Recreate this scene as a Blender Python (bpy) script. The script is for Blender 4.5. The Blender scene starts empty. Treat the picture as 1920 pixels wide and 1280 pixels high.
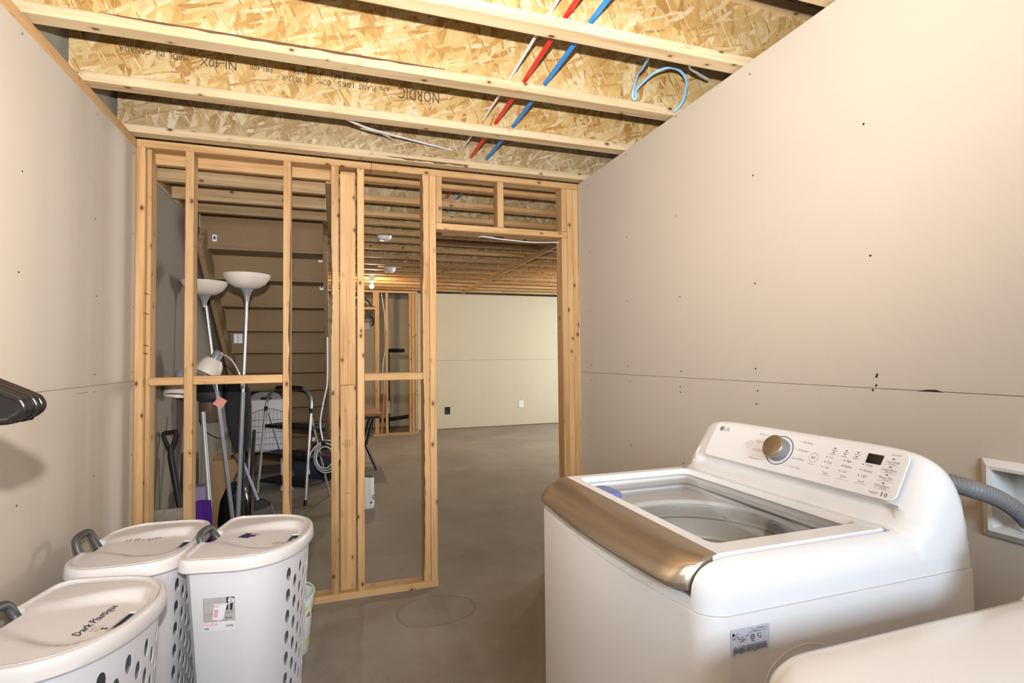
import bpy, bmesh, math, random
from mathutils import Vector, Matrix, Euler
random.seed(7)
S = bpy.context.scene
C = S.collection
PI = math.pi

# ------------------------------------------------------------------ camera
CAM_H = 1.3228
F_PX, YAW, PITCH, ROLL = 992.83, 0.3239, 0.0286, -0.0100
def cam_axes():
    cy, sy, cp, sp = math.cos(YAW), math.sin(YAW), math.cos(PITCH), math.sin(PITCH)
    f = Vector((sy*cp, cy*cp, sp)); r = Vector((cy, -sy, 0)); u = r.cross(f)
    c, s = math.cos(ROLL), math.sin(ROLL)
    return c*r + s*u, -s*r + c*u, f
r_, u_, f_ = cam_axes()
cam = bpy.data.cameras.new('camera')
cam.sensor_width = 36.0
cam.lens = F_PX*36.0/1920.0
cam.clip_start = 0.02
camo = bpy.data.objects.new('camera', cam)
C.objects.link(camo)
camo.matrix_world = Matrix(((r_.x, u_.x, -f_.x, 0), (r_.y, u_.y, -f_.y, 0), (r_.z, u_.z, -f_.z, CAM_H), (0, 0, 0, 1)))
S.camera = camo

# ------------------------------------------------------------------ world, lights, exposure
S.view_settings.view_transform = 'Standard'
S.view_settings.look = 'None'
S.view_settings.exposure = 0.20
S.view_settings.gamma = 1.0
S.view_settings.use_curve_mapping = False
W_ = bpy.data.worlds.new('sky'); S.world = W_
W_.use_nodes = True
W_.node_tree.nodes['Background'].inputs[0].default_value = (0.62, 0.78, 1.0, 1)
W_.node_tree.nodes['Background'].inputs[1].default_value = 1.0

def lamp(name, kind, loc, energy, color, direction=None, **kw):
    l = bpy.data.lights.new(name, kind); l.energy = energy; l.color = color
    for k, v in kw.items(): setattr(l, k, v)
    o = bpy.data.objects.new(name, l); C.objects.link(o); o.location = loc
    if direction is not None:
        o.rotation_euler = Vector(direction).to_track_quat('-Z', 'Y').to_euler()
    return o
# the flash unit on the camera's hot shoe, head tilted up a little
lamp('flash', 'SPOT', (0.0, 0.0, 1.513), 455, (1.0, 0.962, 0.915), (-0.07, 0.85, 0.62),
     spot_size=math.radians(160), spot_blend=1.0, shadow_soft_size=0.015)
# daylight at the two windows (one behind the camera, one far right)
lamp('daylight_behind', 'AREA', (0.255, -1.72, 1.85), 110, (0.66, 0.82, 1.0), (0, 1, -0.30), shape='RECTANGLE', size=0.95, size_y=0.75)
lamp('daylight_far', 'AREA', (6.62, 7.3, 1.55), 390, (0.84, 0.92, 1.0), (-1, 0, -0.1), shape='RECTANGLE', size=1.5, size_y=1.0)

# ------------------------------------------------------------------ node helpers and materials
class NT:
    def __init__(s, name):
        s.m = bpy.data.materials.new(name); s.m.use_nodes = True
        s.t = s.m.node_tree; s.bsdf = s.t.nodes['Principled BSDF']; s.out = s.t.nodes['Material Output']
    def n(s, typ, **kw):
        nd = s.t.nodes.new('ShaderNode'+typ)
        ins = kw.pop('ins', {})
        for k, v in kw.items(): setattr(nd, k, v)
        for k, v in ins.items():
            if isinstance(v, bpy.types.NodeSocket): s.t.links.new(v, nd.inputs[k])
            else: nd.inputs[k].default_value = v
        return nd
    def l(s, a, b): s.t.links.new(a, b)
    def math(s, op, a, b=None, c=None, clamp=False):
        nd = s.n('Math', operation=op, use_clamp=clamp)
        for i, v in enumerate((a, b, c)):
            if v is None: continue
            if isinstance(v, bpy.types.NodeSocket): s.l(v, nd.inputs[i])
            else: nd.inputs[i].default_value = v
        return nd.outputs[0]
    def mix(s, f, a, b, blend='MIX'):
        nd = s.n('Mix', data_type='RGBA', blend_type=blend, clamp_factor=True)
        for i, v in ((0, f), (6, a), (7, b)):
            if isinstance(v, bpy.types.NodeSocket): s.l(v, nd.inputs[i])
            elif i == 0: nd.inputs[0].default_value = v
            else: nd.inputs[i].default_value = (*v, 1) if len(v) == 3 else v
        return nd.outputs[2]
    def ramp(s, fac, stops, interp='LINEAR'):
        nd = s.n('ValToRGB'); cr = nd.color_ramp; cr.interpolation = interp
        while len(cr.elements) < len(stops): cr.elements.new(0.5)
        for e, (p, c) in zip(cr.elements, stops):
            e.position = p; e.color = (*c, 1) if len(c) == 3 else c
        s.l(fac, nd.inputs[0]); return nd.outputs[0]
    def mapping(s, vec, scale=(1, 1, 1), rot=(0, 0, 0), loc=(0, 0, 0)):
        nd = s.n('Mapping'); s.l(vec, nd.inputs[0])
        nd.inputs['Scale'].default_value = scale; nd.inputs['Rotation'].default_value = rot; nd.inputs['Location'].default_value = loc
        return nd.outputs[0]
    def noise(s, vec, scale=5, detail=3, rough=0.55, dist=0.0):
        nd = s.n('TexNoise'); s.l(vec, nd.inputs['Vector'])
        nd.inputs['Scale'].default_value = scale; nd.inputs['Detail'].default_value = detail
        nd.inputs['Roughness'].default_value = rough; nd.inputs['Distortion'].default_value = dist
        return nd.outputs[0]
    def objvec(s, rnd=True):
        v = s.n('TexCoord').outputs['Object']
        if not rnd: return v
        oi = s.n('ObjectInfo')
        k = s.n('VectorMath', operation='SCALE'); k.inputs[0].default_value = (37.1, 23.7, 51.3); s.l(oi.outputs['Random'], k.inputs[3])
        a = s.n('VectorMath', operation='ADD'); s.l(v, a.inputs[0]); s.l(k.outputs[0], a.inputs[1])
        return a.outputs[0]
    def bump(s, h, strength=0.2, dist=0.002):
        b = s.n('Bump'); b.inputs['Strength'].default_value = strength; b.inputs['Distance'].default_value = dist
        s.l(h, b.inputs['Height']); s.l(b.outputs[0], s.bsdf.inputs['Normal'])
    def done(s, color=None, rough=None, metal=0.0, spec=None):
        if color is not None:
            if isinstance(color, bpy.types.NodeSocket): s.l(color, s.bsdf.inputs['Base Color'])
            else: s.bsdf.inputs['Base Color'].default_value = (*color, 1)
        if rough is not None:
            if isinstance(rough, bpy.types.NodeSocket): s.l(rough, s.bsdf.inputs['Roughness'])
            else: s.bsdf.inputs['Roughness'].default_value = rough
        s.bsdf.inputs['Metallic'].default_value = metal
        if spec is not None: s.bsdf.inputs['Specular IOR Level'].default_value = spec
        return s.m

def plain(name, col, rough=0.5, metal=0.0, var=0.06, scale=12.0, bump=0.0, spec=None):
    n = NT(name); v = n.objvec()
    f = n.noise(v, scale, 4)
    c = n.mix(f, tuple(max(0, x*(1-var)) for x in col), tuple(min(1, x*(1+var)) for x in col))
    if bump: n.bump(n.noise(v, scale*9, 3), bump, 0.001)
    return n.done(c, rough, metal, spec)

def wood(name, light, dark, knot=(0.09, 0.036, 0.014), grey=0.0):
    n = NT(name); v = n.objvec()
    g1 = n.noise(n.mapping(v, (1.1, 26, 26)), 1.0, 5, 0.6, 0.5)
    g2 = n.noise(n.mapping(v, (5, 220, 220)), 1.0, 2, 0.5, 0.1)
    blot = n.noise(v, 3.2, 3)
    oi = n.n('ObjectInfo')
    f = n.math('ADD', n.math('MULTIPLY', g1, 0.75), n.math('MULTIPLY', g2, 0.25))
    col = n.ramp(f, [(0.34, dark), (0.52, light), (0.74, tuple(min(1, x*1.12) for x in light))])
    col = n.mix(n.math('MULTIPLY', blot, 0.35), col, tuple(x*0.72 for x in dark), 'MIX') if grey else n.mix(n.math('MULTIPLY', n.math('SUBTRACT', blot, 0.45, clamp=True), 1.2), col, dark)
    tone = n.math('ADD', 0.86, n.math('MULTIPLY', oi.outputs['Random'], 0.22))
    vs = n.n('VectorMath', operation='SCALE'); n.l(col, vs.inputs[0]); n.l(tone, vs.inputs[3])
    vo = n.n('TexVoronoi', feature='F1'); n.l(n.mapping(v, (9, 15, 15)), vo.inputs['Vector']); vo.inputs['Scale'].default_value = 1.0
    kn = n.math('LESS_THAN', vo.outputs['Distance'], 0.105)
    ring = n.math('LESS_THAN', vo.outputs['Distance'], 0.20)
    c2 = n.mix(n.math('MULTIPLY', ring, 0.30), vs.outputs[0], tuple(x*0.55 for x in dark))
    c3 = n.mix(n.math('MULTIPLY', kn, 0.95), c2, knot)
    n.bump(f, 0.25, 0.001)
    return n.done(c3, 0.62, spec=0.25)

def osb(name, stops, dim=1.0):
    n = NT(name); v = n.objvec()
    # web faces lie in the local XZ plane
    sp = n.n('SeparateXYZ'); n.l(v, sp.inputs[0]); cb = n.n('CombineXYZ'); n.l(sp.outputs[0], cb.inputs[0]); n.l(sp.outputs[2], cb.inputs[1])
    wob = n.n('TexNoise', noise_dimensions='2D'); n.l(cb.outputs[0], wob.inputs['Vector']); wob.inputs['Scale'].default_value = 22; wob.inputs['Detail'].default_value = 2
    wo = n.n('VectorMath', operation='SCALE'); n.l(wob.outputs[1], wo.inputs[0]); wo.inputs[3].default_value = 0.012
    va = n.n('VectorMath', operation='ADD'); n.l(cb.outputs[0], va.inputs[0]); n.l(wo.outputs[0], va.inputs[1])
    base = va.outputs[0]
    col = None; hgt = None
    layers = [(0.3, 0.17, 0.052, 0.0), (1.45, 0.20, 0.044, 0.40), (-0.75, 0.16, 0.038, 0.50), (1.8, 0.19, 0.036, 0.54),
              (0.95, 0.15, 0.030, 0.62), (-1.25, 0.15, 0.028, 0.63), (1.62, 0.16, 0.030, 0.68), (2.5, 0.11, 0.018, 0.74), (-0.30, 0.11, 0.012, 0.80), (1.1, 0.06, 0.006, 0.86)]
    for i, (a, L, w, thr) in enumerate(layers):
        rm = n.mapping(base, rot=(0, 0, a), loc=(3.3*i, 1.7*i, 0))
        mp = n.mapping(rm, (1/L, 1/w, 1))
        vo = n.n('TexVoronoi', voronoi_dimensions='2D', feature='F1', distance='CHEBYCHEV'); n.l(mp, vo.inputs['Vector']); vo.inputs['Scale'].default_value = 1
        sc = n.n('SeparateColor'); n.l(vo.outputs['Color'], sc.inputs[0])
        gr = n.noise(n.mapping(rm, (16, 260, 1)), 1.0, 3, 0.7)
        tone = n.math('SUBTRACT', n.math('ADD', n.math('MULTIPLY', sc.outputs[1], 0.74), n.math('MULTIPLY', gr, 0.80)), 0.27)
        lc = n.ramp(tone, stops)
        dk = n.math('SUBTRACT', vo.outputs['Distance'], 0.40, clamp=True)
        lc = n.mix(n.math('MULTIPLY', dk, 0.55, clamp=True), lc, stops[0][1])
        h = n.math('ADD', sc.outputs[2], 0.0)
        if col is None: col, hgt = lc, h
        else:
            m = n.math('GREATER_THAN', sc.outputs[0], thr)
            col = n.mix(m, col, lc)
            hm = n.n('Mix', data_type='FLOAT'); n.l(m, hm.inputs[0]); n.l(hgt, hm.inputs[2]); n.l(h, hm.inputs[3]); hgt = hm.outputs[0]
    big = n.noise(base, 3.0, 3)
    col = n.mix(n.math('MULTIPLY', big, 0.25), col, tuple(x*0.6 for x in stops[1][1]))
    n.bump(hgt, 0.35, 0.0012)
    return n.done(col, 0.55, spec=0.35)

def drywall(name, col):
    n = NT(name); v = n.objvec()
    f = n.noise(v, 2.2, 4); g = n.noise(v, 260, 2)
    c = n.mix(f, tuple(x*0.95 for x in col), tuple(min(1, x*1.04) for x in col))
    c = n.mix(n.math('MULTIPLY', g, 0.16), c, tuple(x*0.6 for x in col))
    n.bump(g, 0.08, 0.0006)
    return n.done(c, 0.85, spec=0.12)

M = {}
M['drywall'] = drywall('drywall_paper', (0.505, 0.434, 0.355))
M['drywall_far'] = drywall('drywall_paper_far', (0.50, 0.445, 0.325))
M['drywall_dark'] = drywall('drywall_paper_dark', (0.225, 0.188, 0.150))
M['gypsum_edge'] = plain('gypsum_edge', (0.80, 0.70, 0.58), 0.9)
M['spruce'] = wood('spruce_lumber', (0.475, 0.290, 0.132), (0.335, 0.165, 0.055))
M['spruce_flange'] = wood('spruce_flange', (0.545, 0.41, 0.25), (0.40, 0.265, 0.13))
M['spruce_old'] = wood('weathered_lumber', (0.33, 0.225, 0.118), (0.215, 0.13, 0.062))
M['osb'] = osb('osb_strands', [(0.00, (0.19, 0.072, 0.016)), (0.14, (0.34, 0.185, 0.055)), (0.38, (0.475, 0.315, 0.118)), (0.66, (0.54, 0.40, 0.185)), (0.95, (0.62, 0.53, 0.37))])
M['osb_dull_shaded'] = osb('osb_strands_dull_shaded', [(0.00, (0.16, 0.078, 0.030)), (0.14, (0.28, 0.175, 0.078)), (0.38, (0.37, 0.265, 0.135)), (0.66, (0.44, 0.34, 0.20)), (0.95, (0.58, 0.51, 0.39))])
M['chipboard'] = plain('chipboard', (0.20, 0.128, 0.062), 0.8, var=0.14, scale=60)
M['bark'] = plain('bark', (0.10, 0.045, 0.022), 0.95, var=0.6, scale=40, bump=0.6)
M['plastic_white'] = plain('white_plastic', (0.60, 0.555, 0.53), 0.34, var=0.02)
M['plastic_body'] = plain('white_plastic_body', (0.58, 0.555, 0.565), 0.42, var=0.02)
M['enamel'] = plain('white_enamel', (0.66, 0.65, 0.645), 0.16, var=0.01)
M['enamel_cab'] = plain('white_enamel_cabinet', (0.60, 0.575, 0.565), 0.30, var=0.01)
M['panel_white'] = plain('panel_white', (0.67, 0.65, 0.645), 0.25, var=0.01)
M['grey_handle'] = plain('grey_plastic', (0.055, 0.053, 0.051), 0.45, var=0.08)
M['black'] = plain('black_plastic', (0.008, 0.0075, 0.0075), 0.55, var=0.2, spec=0.3)
M['black_gloss'] = plain('black_gloss', (0.006, 0.005, 0.005), 0.16, var=0.2)
M['black_cloth'] = plain('black_fabric', (0.010, 0.010, 0.012), 0.95, var=0.4, scale=30)
M['ink'] = plain('black_ink', (0.02, 0.018, 0.02), 0.7)
M['ink_grey'] = plain('grey_ink', (0.20, 0.19, 0.19), 0.7)
M['ink_stamp'] = plain('stamp_ink', (0.055, 0.045, 0.03), 0.8, var=0.5, scale=90)
M['red_pex'] = plain('red_pipe', (0.62, 0.022, 0.016), 0.35)
M['blue_pex'] = plain('blue_pipe', (0.018, 0.21, 0.62), 0.35)
M['cable_white'] = plain('white_cable', (0.68, 0.68, 0.72), 0.45)
M['cable_blue'] = plain('blue_cable', (0.20, 0.45, 0.75), 0.4)
M['hose'] = plain('grey_hose', (0.17, 0.165, 0.165), 0.5)
M['steel'] = plain('steel_tube', (0.46, 0.46, 0.46), 0.38, 0.8)
M['alu'] = plain('painted_silver', (0.30, 0.30, 0.30), 0.45, 0.4)
M['grey_metal'] = plain('grey_painted', (0.20, 0.20, 0.215), 0.4, 0.3)
M['opal'] = plain('opal_plastic', (0.52, 0.46, 0.39), 0.45, var=0.05)
M['white'] = plain('white_paint', (0.66, 0.64, 0.62), 0.4)
M['purple'] = plain('purple_plastic', (0.075, 0.018, 0.20), 0.4)
M['orange'] = plain('orange_print', (0.62, 0.28, 0.12), 0.6)
M['lilac'] = plain('lilac_print', (0.22, 0.16, 0.28), 0.6)
M['tag_pink'] = plain('pink_tag', (0.62, 0.25, 0.20), 0.7)
M['cardboard'] = plain('cardboard', (0.27, 0.155, 0.07), 0.85, var=0.2)
M['smoke_cup'] = plain('smoked_plastic', (0.085, 0.055, 0.04), 0.2, var=0.4)
M['red'] = plain('red_fabric', (0.30, 0.012, 0.012), 0.8)
M['navy'] = plain('navy_fabric', (0.012, 0.016, 0.035), 0.8)
M['plank'] = plain('splattered_plank', (0.20, 0.16, 0.125), 0.9, var=0.55, scale=24, bump=0.3)
M['concrete_wall'] = plain('foundation_concrete', (0.30, 0.285, 0.25), 0.9, var=0.2, scale=20)
M['screw'] = plain('screw_head', (0.03, 0.027, 0.025), 0.5, 0.4)
M['tabletop'] = wood('table_wood', (0.36, 0.18, 0.08), (0.24, 0.11, 0.045))
M['mint'] = plain('mint_plastic', (0.50, 0.60, 0.50), 0.4)
M['mint_white'] = plain('pale_mint', (0.72, 0.80, 0.74), 0.4)
M['yellow'] = plain('yellow_print', (0.66, 0.60, 0.06), 0.5)
M['rust'] = plain('rust_print', (0.42, 0.06, 0.03), 0.5)
M['navy_print'] = plain('navy_print', (0.012, 0.016, 0.075), 0.4, var=0.4, scale=200)
M['red_print'] = plain('red_print', (0.62, 0.06, 0.05), 0.5)
M['gold_print'] = plain('gold_print', (0.40, 0.26, 0.08), 0.5)
M['photo_grey'] = plain('photo_grey', (0.38, 0.35, 0.34), 0.4, var=0.25, scale=30)
M['photo_dark'] = plain('photo_dark', (0.20, 0.185, 0.18), 0.4)
M['label_white'] = plain('label_white', (0.66, 0.64, 0.645), 0.35)
M['label_silver'] = plain('label_silver', (0.55, 0.54, 0.60), 0.3, 0.2)
M['jeans'] = plain('jeans_print', (0.015, 0.02, 0.05), 0.5)
M['stainless'] = plain('stainless_drum', (0.44, 0.42, 0.385), 0.45, 0.3)
M['drum_dark'] = plain('drum_gasket', (0.27, 0.255, 0.23), 0.45)
M['tub_ring'] = plain('tub_ring_plastic', (0.58, 0.57, 0.55), 0.4)
M['blue_plastic'] = plain('blue_dispenser', (0.12, 0.20, 0.62), 0.35)
M['screen'] = plain('display_glass', (0.012, 0.008, 0.008), 0.12)
M['duct'] = plain('foil_duct', (0.5, 0.5, 0.5), 0.3, 0.9, var=0.4, scale=40)

def handle_metal():
    n = NT('bronze_brushed_trim'); v = n.objvec()
    g = n.noise(n.mapping(v, (60, 2.0, 60)), 1.0, 3)
    c = n.mix(g, (0.30, 0.235, 0.165), (0.47, 0.375, 0.27))
    return n.done(c, 0.27, 0.8)
M['bronze'] = handle_metal()

def glass():
    n = NT('tinted_lid_glass')
    tr = n.n('BsdfTransparent'); tr.inputs[0].default_value = (0.95, 0.95, 0.945, 1)
    gl = n.n('BsdfGlossy'); gl.inputs['Roughness'].default_value = 0.02
    fr = n.n('Fresnel'); fr.inputs[0].default_value = 1.5
    ge = n.n('NewGeometry')   # only the outer face of the pane reflects
    fac = n.math('MULTIPLY', fr.outputs[0], n.math('SUBTRACT', 1.0, ge.outputs['Backfacing']))
    mx = n.n('MixShader'); n.l(fac, mx.inputs[0]); n.l(tr.outputs[0], mx.inputs[1]); n.l(gl.outputs[0], mx.inputs[2])
    n.l(mx.outputs[0], n.out.inputs[0]); return n.m
M['glass'] = glass()
def emit(name, col, st):
    n = NT(name); n.bsdf.inputs['Base Color'].default_value = (*col, 1)
    n.bsdf.inputs['Emission Color'].default_value = (*col, 1); n.bsdf.inputs['Emission Strength'].default_value = st
    return n.m
M['bulb'] = emit('lit_bulb', (1.0, 0.72, 0.38), 30)

def concrete():
    n = NT('concrete_slab'); v = n.objvec(False)
    a = n.noise(v, 1.1, 6, 0.6, 0.4); b = n.noise(v, 7, 5, 0.6); c = n.noise(v, 160, 3)
    f = n.math('ADD', n.math('MULTIPLY', a, 0.5), n.math('ADD', n.math('MULTIPLY', b, 0.3), n.math('MULTIPLY', c, 0.2)))
    col = n.ramp(f, [(0.36, (0.185, 0.155, 0.120)), (0.5, (0.245, 0.208, 0.165)), (0.64, (0.305, 0.264, 0.212))])
    # dried water ring in front of the stud wall
    sp = n.n('SeparateXYZ'); wv = n.n('VectorMath', operation='ADD'); nn = n.n('TexNoise'); n.l(v, nn.inputs['Vector']); nn.inputs['Scale'].default_value = 6
    sc = n.n('VectorMath', operation='SCALE'); n.l(nn.outputs[1], sc.inputs[0]); sc.inputs[3].default_value = 0.05
    n.l(v, wv.inputs[0]); n.l(sc.outputs[0], wv.inputs[1]); n.l(wv.outputs[0], sp.inputs[0])
    dx = n.math('DIVIDE', n.math('SUBTRACT', sp.outputs[0], 0.53), 0.205)
    dy = n.math('DIVIDE', n.math('SUBTRACT', sp.outputs[1], 2.825), 0.165)
    d = n.math('SQRT', n.math('ADD', n.math('MULTIPLY', dx, dx), n.math('MULTIPLY', dy, dy)))
    ring = n.math('SUBTRACT', 1.0, n.math('MULTIPLY', n.math('ABSOLUTE', n.math('SUBTRACT', d, 1.0)), 13.0), clamp=True)
    col = n.mix(n.math('MULTIPLY', ring, 0.38), col, (0.085, 0.075, 0.06))
    inside = n.math('LESS_THAN', d, 1.0)
    col = n.mix(n.math('MULTIPLY', inside, 0.12), col, (0.16, 0.14, 0.11))
    # hairline crack
    w = n.noise(v, 3.0, 3); cr = n.math('ABSOLUTE', n.math('SUBTRACT', w, 0.5)); cm = n.math('LESS_THAN', cr, 0.0016)
    m2 = n.math('GREATER_THAN', n.noise(v, 0.8, 1), 0.52)
    col = n.mix(n.math('MULTIPLY', n.math('MULTIPLY', cm, m2), 0.35), col, (0.11, 0.09, 0.07))
    # paint specks and dirt
    vo = n.n('TexVoronoi'); n.l(v, vo.inputs['Vector']); vo.inputs['Scale'].default_value = 7
    sc2 = n.n('SeparateColor'); n.l(vo.outputs['Color'], sc2.inputs[0])
    sm = n.math('MULTIPLY', n.math('LESS_THAN', vo.outputs['Distance'], 0.05), n.math('GREATER_THAN', sc2.outputs[0], 0.75))
    col = n.mix(n.math('MULTIPLY', sm, 0.8), col, (0.05, 0.04, 0.035))
    n.bump(c, 0.15, 0.001)
    return n.done(col, n.ramp(b, [(0.3, (0.50,)*3), (0.7, (0.66,)*3)]), spec=0.30)
M['concrete'] = concrete()

# ------------------------------------------------------------------ mesh helpers
WM = {}
class B:
    """collects vertices and faces, in world or in a thing's own coordinates"""
    def __init__(s): s.v = []; s.f = []
    def add(s, vs, fs):
        b = len(s.v); s.v += [tuple(x) for x in vs]; s.f += [tuple(b+i for i in f) for f in fs]; return s
    def box(s, lo, hi):
        x0, y0, z0 = lo; x1, y1, z1 = hi
        return s.add([(x0,y0,z0),(x1,y0,z0),(x1,y1,z0),(x0,y1,z0),(x0,y0,z1),(x1,y0,z1),(x1,y1,z1),(x0,y1,z1)],
                     [(0,3,2,1),(4,5,6,7),(0,1,5,4),(1,2,6,5),(2,3,7,6),(3,0,4,7)])
    def loft(s, rings, cap0=True, cap1=True):
        n = len(rings[0]); vs = [p for r in rings for p in r]; fs = []
        for i in range(len(rings)-1):
            for j in range(n):
                k = (j+1) % n
                fs.append((i*n+j, i*n+k, (i+1)*n+k, (i+1)*n+j))
        if cap0: fs.append(tuple(reversed(range(n))))
        if cap1: fs.append(tuple((len(rings)-1)*n+j for j in range(n)))
        return s.add(vs, fs)
    def lathe(s, prof, c=(0,0,0), n=28, axis='z', cap=True, sy=1.0):
        rings = []
        for r, h in prof:
            ring = []
            for k in range(n):
                a = 2*PI*k/n; p, q = r*math.cos(a), r*math.sin(a)*sy
                ring.append({'z': (c[0]+p, c[1]+q, c[2]+h), 'x': (c[0]+h, c[1]+p, c[2]+q), 'y': (c[0]+q, c[1]+h, c[2]+p)}[axis])
            rings.append(ring)
        return s.loft(rings, cap, cap)
    def tube(s, pts, r, n=8, cap=True, closed=False, radii=None):
        pts = [Vector(p) for p in pts]; rings = []; up = None; N = len(pts)
        for i, p in enumerate(pts):
            a = pts[(i-1) % N] if (closed or i > 0) else p
            b = pts[(i+1) % N] if (closed or i < N-1) else p
            t = (b-a).normalized()
            if up is None:
                up = Vector((0,0,1)) if abs(t.z) < 0.9 else Vector((1,0,0))
            x = up - t*up.dot(t)
            if x.length < 1e-6: x = t.orthogonal()
            x.normalize(); y = t.cross(x); up = x
            rr = radii[i] if radii else r
            rings.append([p + rr*(math.cos(2*PI*k/n)*x + math.sin(2*PI*k/n)*y) for k in range(n)])
        if closed:
            vs = [q for g in rings for q in g]; fs = []
            for i in range(N):
                j = (i+1) % N
                for k in range(n):
                    l = (k+1) % n; fs.append((i*n+k, i*n+l, j*n+l, j*n+k))
            return s.add(vs, fs)
        return s.loft(rings, cap, cap)
    def sphere(s, c, r, n=18, m=10, sc=(1,1,1)):
        prof = [(max(1e-4, r*math.sin(PI*i/m)), -r*math.cos(PI*i/m)) for i in range(m+1)]
        rings = [[(c[0]+q*sc[0]*math.cos(2*PI*k/n), c[1]+q*sc[1]*math.sin(2*PI*k/n), c[2]+h*sc[2]) for k in range(n)] for q, h in prof]
        return s.loft(rings)
    def prism(s, poly, lo, hi, axis='z'):
        f = {'z': lambda p, h: (p[0], p[1], h), 'y': lambda p, h: (p[0], h, p[1]), 'x': lambda p, h: (h, p[0], p[1])}[axis]
        return s.loft([[f(p, lo) for p in poly], [f(p, hi) for p in poly]])
    def mesh(s, name, smooth=False, bevel=0.0, seg=2, angle=40):
        me = bpy.data.meshes.new(name); me.from_pydata(s.v, [], s.f)
        bm = bmesh.new(); bm.from_mesh(me)
        bmesh.ops.recalc_face_normals(bm, faces=bm.faces)
        if bevel:
            ed = [e for e in bm.edges if len(e.link_faces) == 2 and e.calc_face_angle(0) > math.radians(30)]
            bmesh.ops.bevel(bm, geom=ed, offset=bevel, segments=seg, affect='EDGES', profile=0.5, clamp_overlap=True)
        bm.to_mesh(me); bm.free()
        if smooth:
            me.polygons.foreach_set('use_smooth', [True]*len(me.polygons)); me.set_sharp_from_angle(angle=math.radians(angle))
        return me

def place(o, parent, mat4, local):
    C.objects.link(o)
    if parent is None:
        o.matrix_basis = mat4; WM[o.name] = mat4.copy()
    else:
        o.parent = parent; o.matrix_basis = mat4
        if local: WM[o.name] = WM[parent.name] @ mat4
        else:
            o.matrix_parent_inverse = WM[parent.name].inverted(); WM[o.name] = mat4.copy()
    return o
def obj(name, b, mat, parent=None, smooth=False, bevel=0.0, seg=2, local=False, m4=None, kind=None, label=None, angle=40):
    me = b.mesh(name, smooth, bevel, seg, angle) if isinstance(b, B) else b
    if mat is not None and not me.materials: me.materials.append(M[mat])
    o = bpy.data.objects.new(name, me)
    place(o, parent, m4 or Matrix.Identity(4), local)
    if kind: o['kind'] = kind
    if label: o['label'] = label
    return o
def thing(name, label, cat, loc=(0,0,0), rotz=0.0, group=None, kind=None):
    o = bpy.data.objects.new(name, None); o.empty_display_size = 0.05
    place(o, None, Matrix.Translation(loc) @ Matrix.Rotation(rotz, 4, 'Z'), True)
    tag(o, label, cat, group, kind); return o
def tag(o, label, cat, group=None, kind=None):
    o['label'] = label; o['category'] = cat
    if group: o['group'] = group
    if kind: o['kind'] = kind
    return o

def board(name, lo, hi, axis, mat='spruce', parent=None, bevel=0.0025, label=None):
    """sawn lumber: the mesh runs along its own X so the grain follows the piece"""
    lo, hi = Vector(lo), Vector(hi); c = (lo+hi)/2; d = hi-lo
    if axis == 'x': R, sz = Matrix.Identity(4), (d.x, d.y, d.z)
    elif axis == 'y': R, sz = Matrix.Rotation(PI/2, 4, 'Z'), (d.y, d.x, d.z)
    else: R, sz = Matrix.Rotation(-PI/2, 4, 'Y'), (d.z, d.y, d.x)
    b = B().box((-sz[0]/2, -sz[1]/2, -sz[2]/2), (sz[0]/2, sz[1]/2, sz[2]/2))
    return obj(name, b, mat, parent, bevel=bevel, seg=1, m4=Matrix.Translation(c) @ R, label=label)
def beam(name, p0, p1, w, h, mat='spruce', parent=None, bevel=0.0025, up=(0,0,1)):
    """lumber between two points, h measured towards up"""
    p0, p1 = Vector(p0), Vector(p1); t = (p1-p0); L = t.length; t.normalize()
    y = Vector(up).cross(t).normalized(); z = t.cross(y)
    m4 = Matrix(((t.x, y.x, z.x, 0), (t.y, y.y, z.y, 0), (t.z, y.z, z.z, 0), (0, 0, 0, 1))); m4.translation = (p0+p1)/2
    return obj(name, B().box((-L/2, -w/2, -h/2), (L/2, w/2, h/2)), mat, parent, bevel=bevel, seg=1, m4=m4)
def smoothpath(pts, n=6):
    pts = [Vector(p) for p in pts]; out = []
    P = [pts[0]*2-pts[1]] + pts + [pts[-1]*2-pts[-2]]
    for i in range(1, len(P)-2):
        for k in range(n):
            t = k/n; a, b, c, d = P[i-1], P[i], P[i+1], P[i+2]
            out.append(0.5*((2*b) + (c-a)*t + (2*a-5*b+4*c-d)*t*t + (3*b-a-3*c+d)*t**3))
    out.append(pts[-1]); return out
def text(name, body, size, m4, mat, parent, local=False, shear=0.0, ax='CENTER', ay='CENTER', width=None, kind=None, spacing=1.0, bold=0.0):
    cu = bpy.data.curves.new('t', 'FONT'); cu.body = body; cu.size = size; cu.align_x = ax; cu.align_y = ay
    cu.shear = shear; cu.resolution_u = 2; cu.space_character = spacing; cu.offset = bold
    to = bpy.data.objects.new('t', cu); C.objects.link(to)
    dg = bpy.context.evaluated_depsgraph_get(); me = bpy.data.meshes.new_from_object(to.evaluated_get(dg)); me.name = name
    bpy.data.objects.remove(to); bpy.data.curves.remove(cu)
    if width:
        xs = [v.co.x for v in me.vertices]; w = max(xs)-min(xs) or 1
        for v in me.vertices: v.co.x *= width/w
    me.materials.clear(); me.materials.append(M[mat])
    return obj(name, me, None, parent, local=local, m4=m4, kind=kind)
def frame(o, x, y):
    """matrix with given origin, x (reading direction) and y (up) axes"""
    x = Vector(x).normalized(); y = Vector(y).normalized(); z = x.cross(y)
    m = Matrix(((x.x, y.x, z.x, 0), (x.y, y.y, z.y, 0), (x.z, y.z, z.z, 0), (0, 0, 0, 1))); m.translation = o; return m
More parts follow.
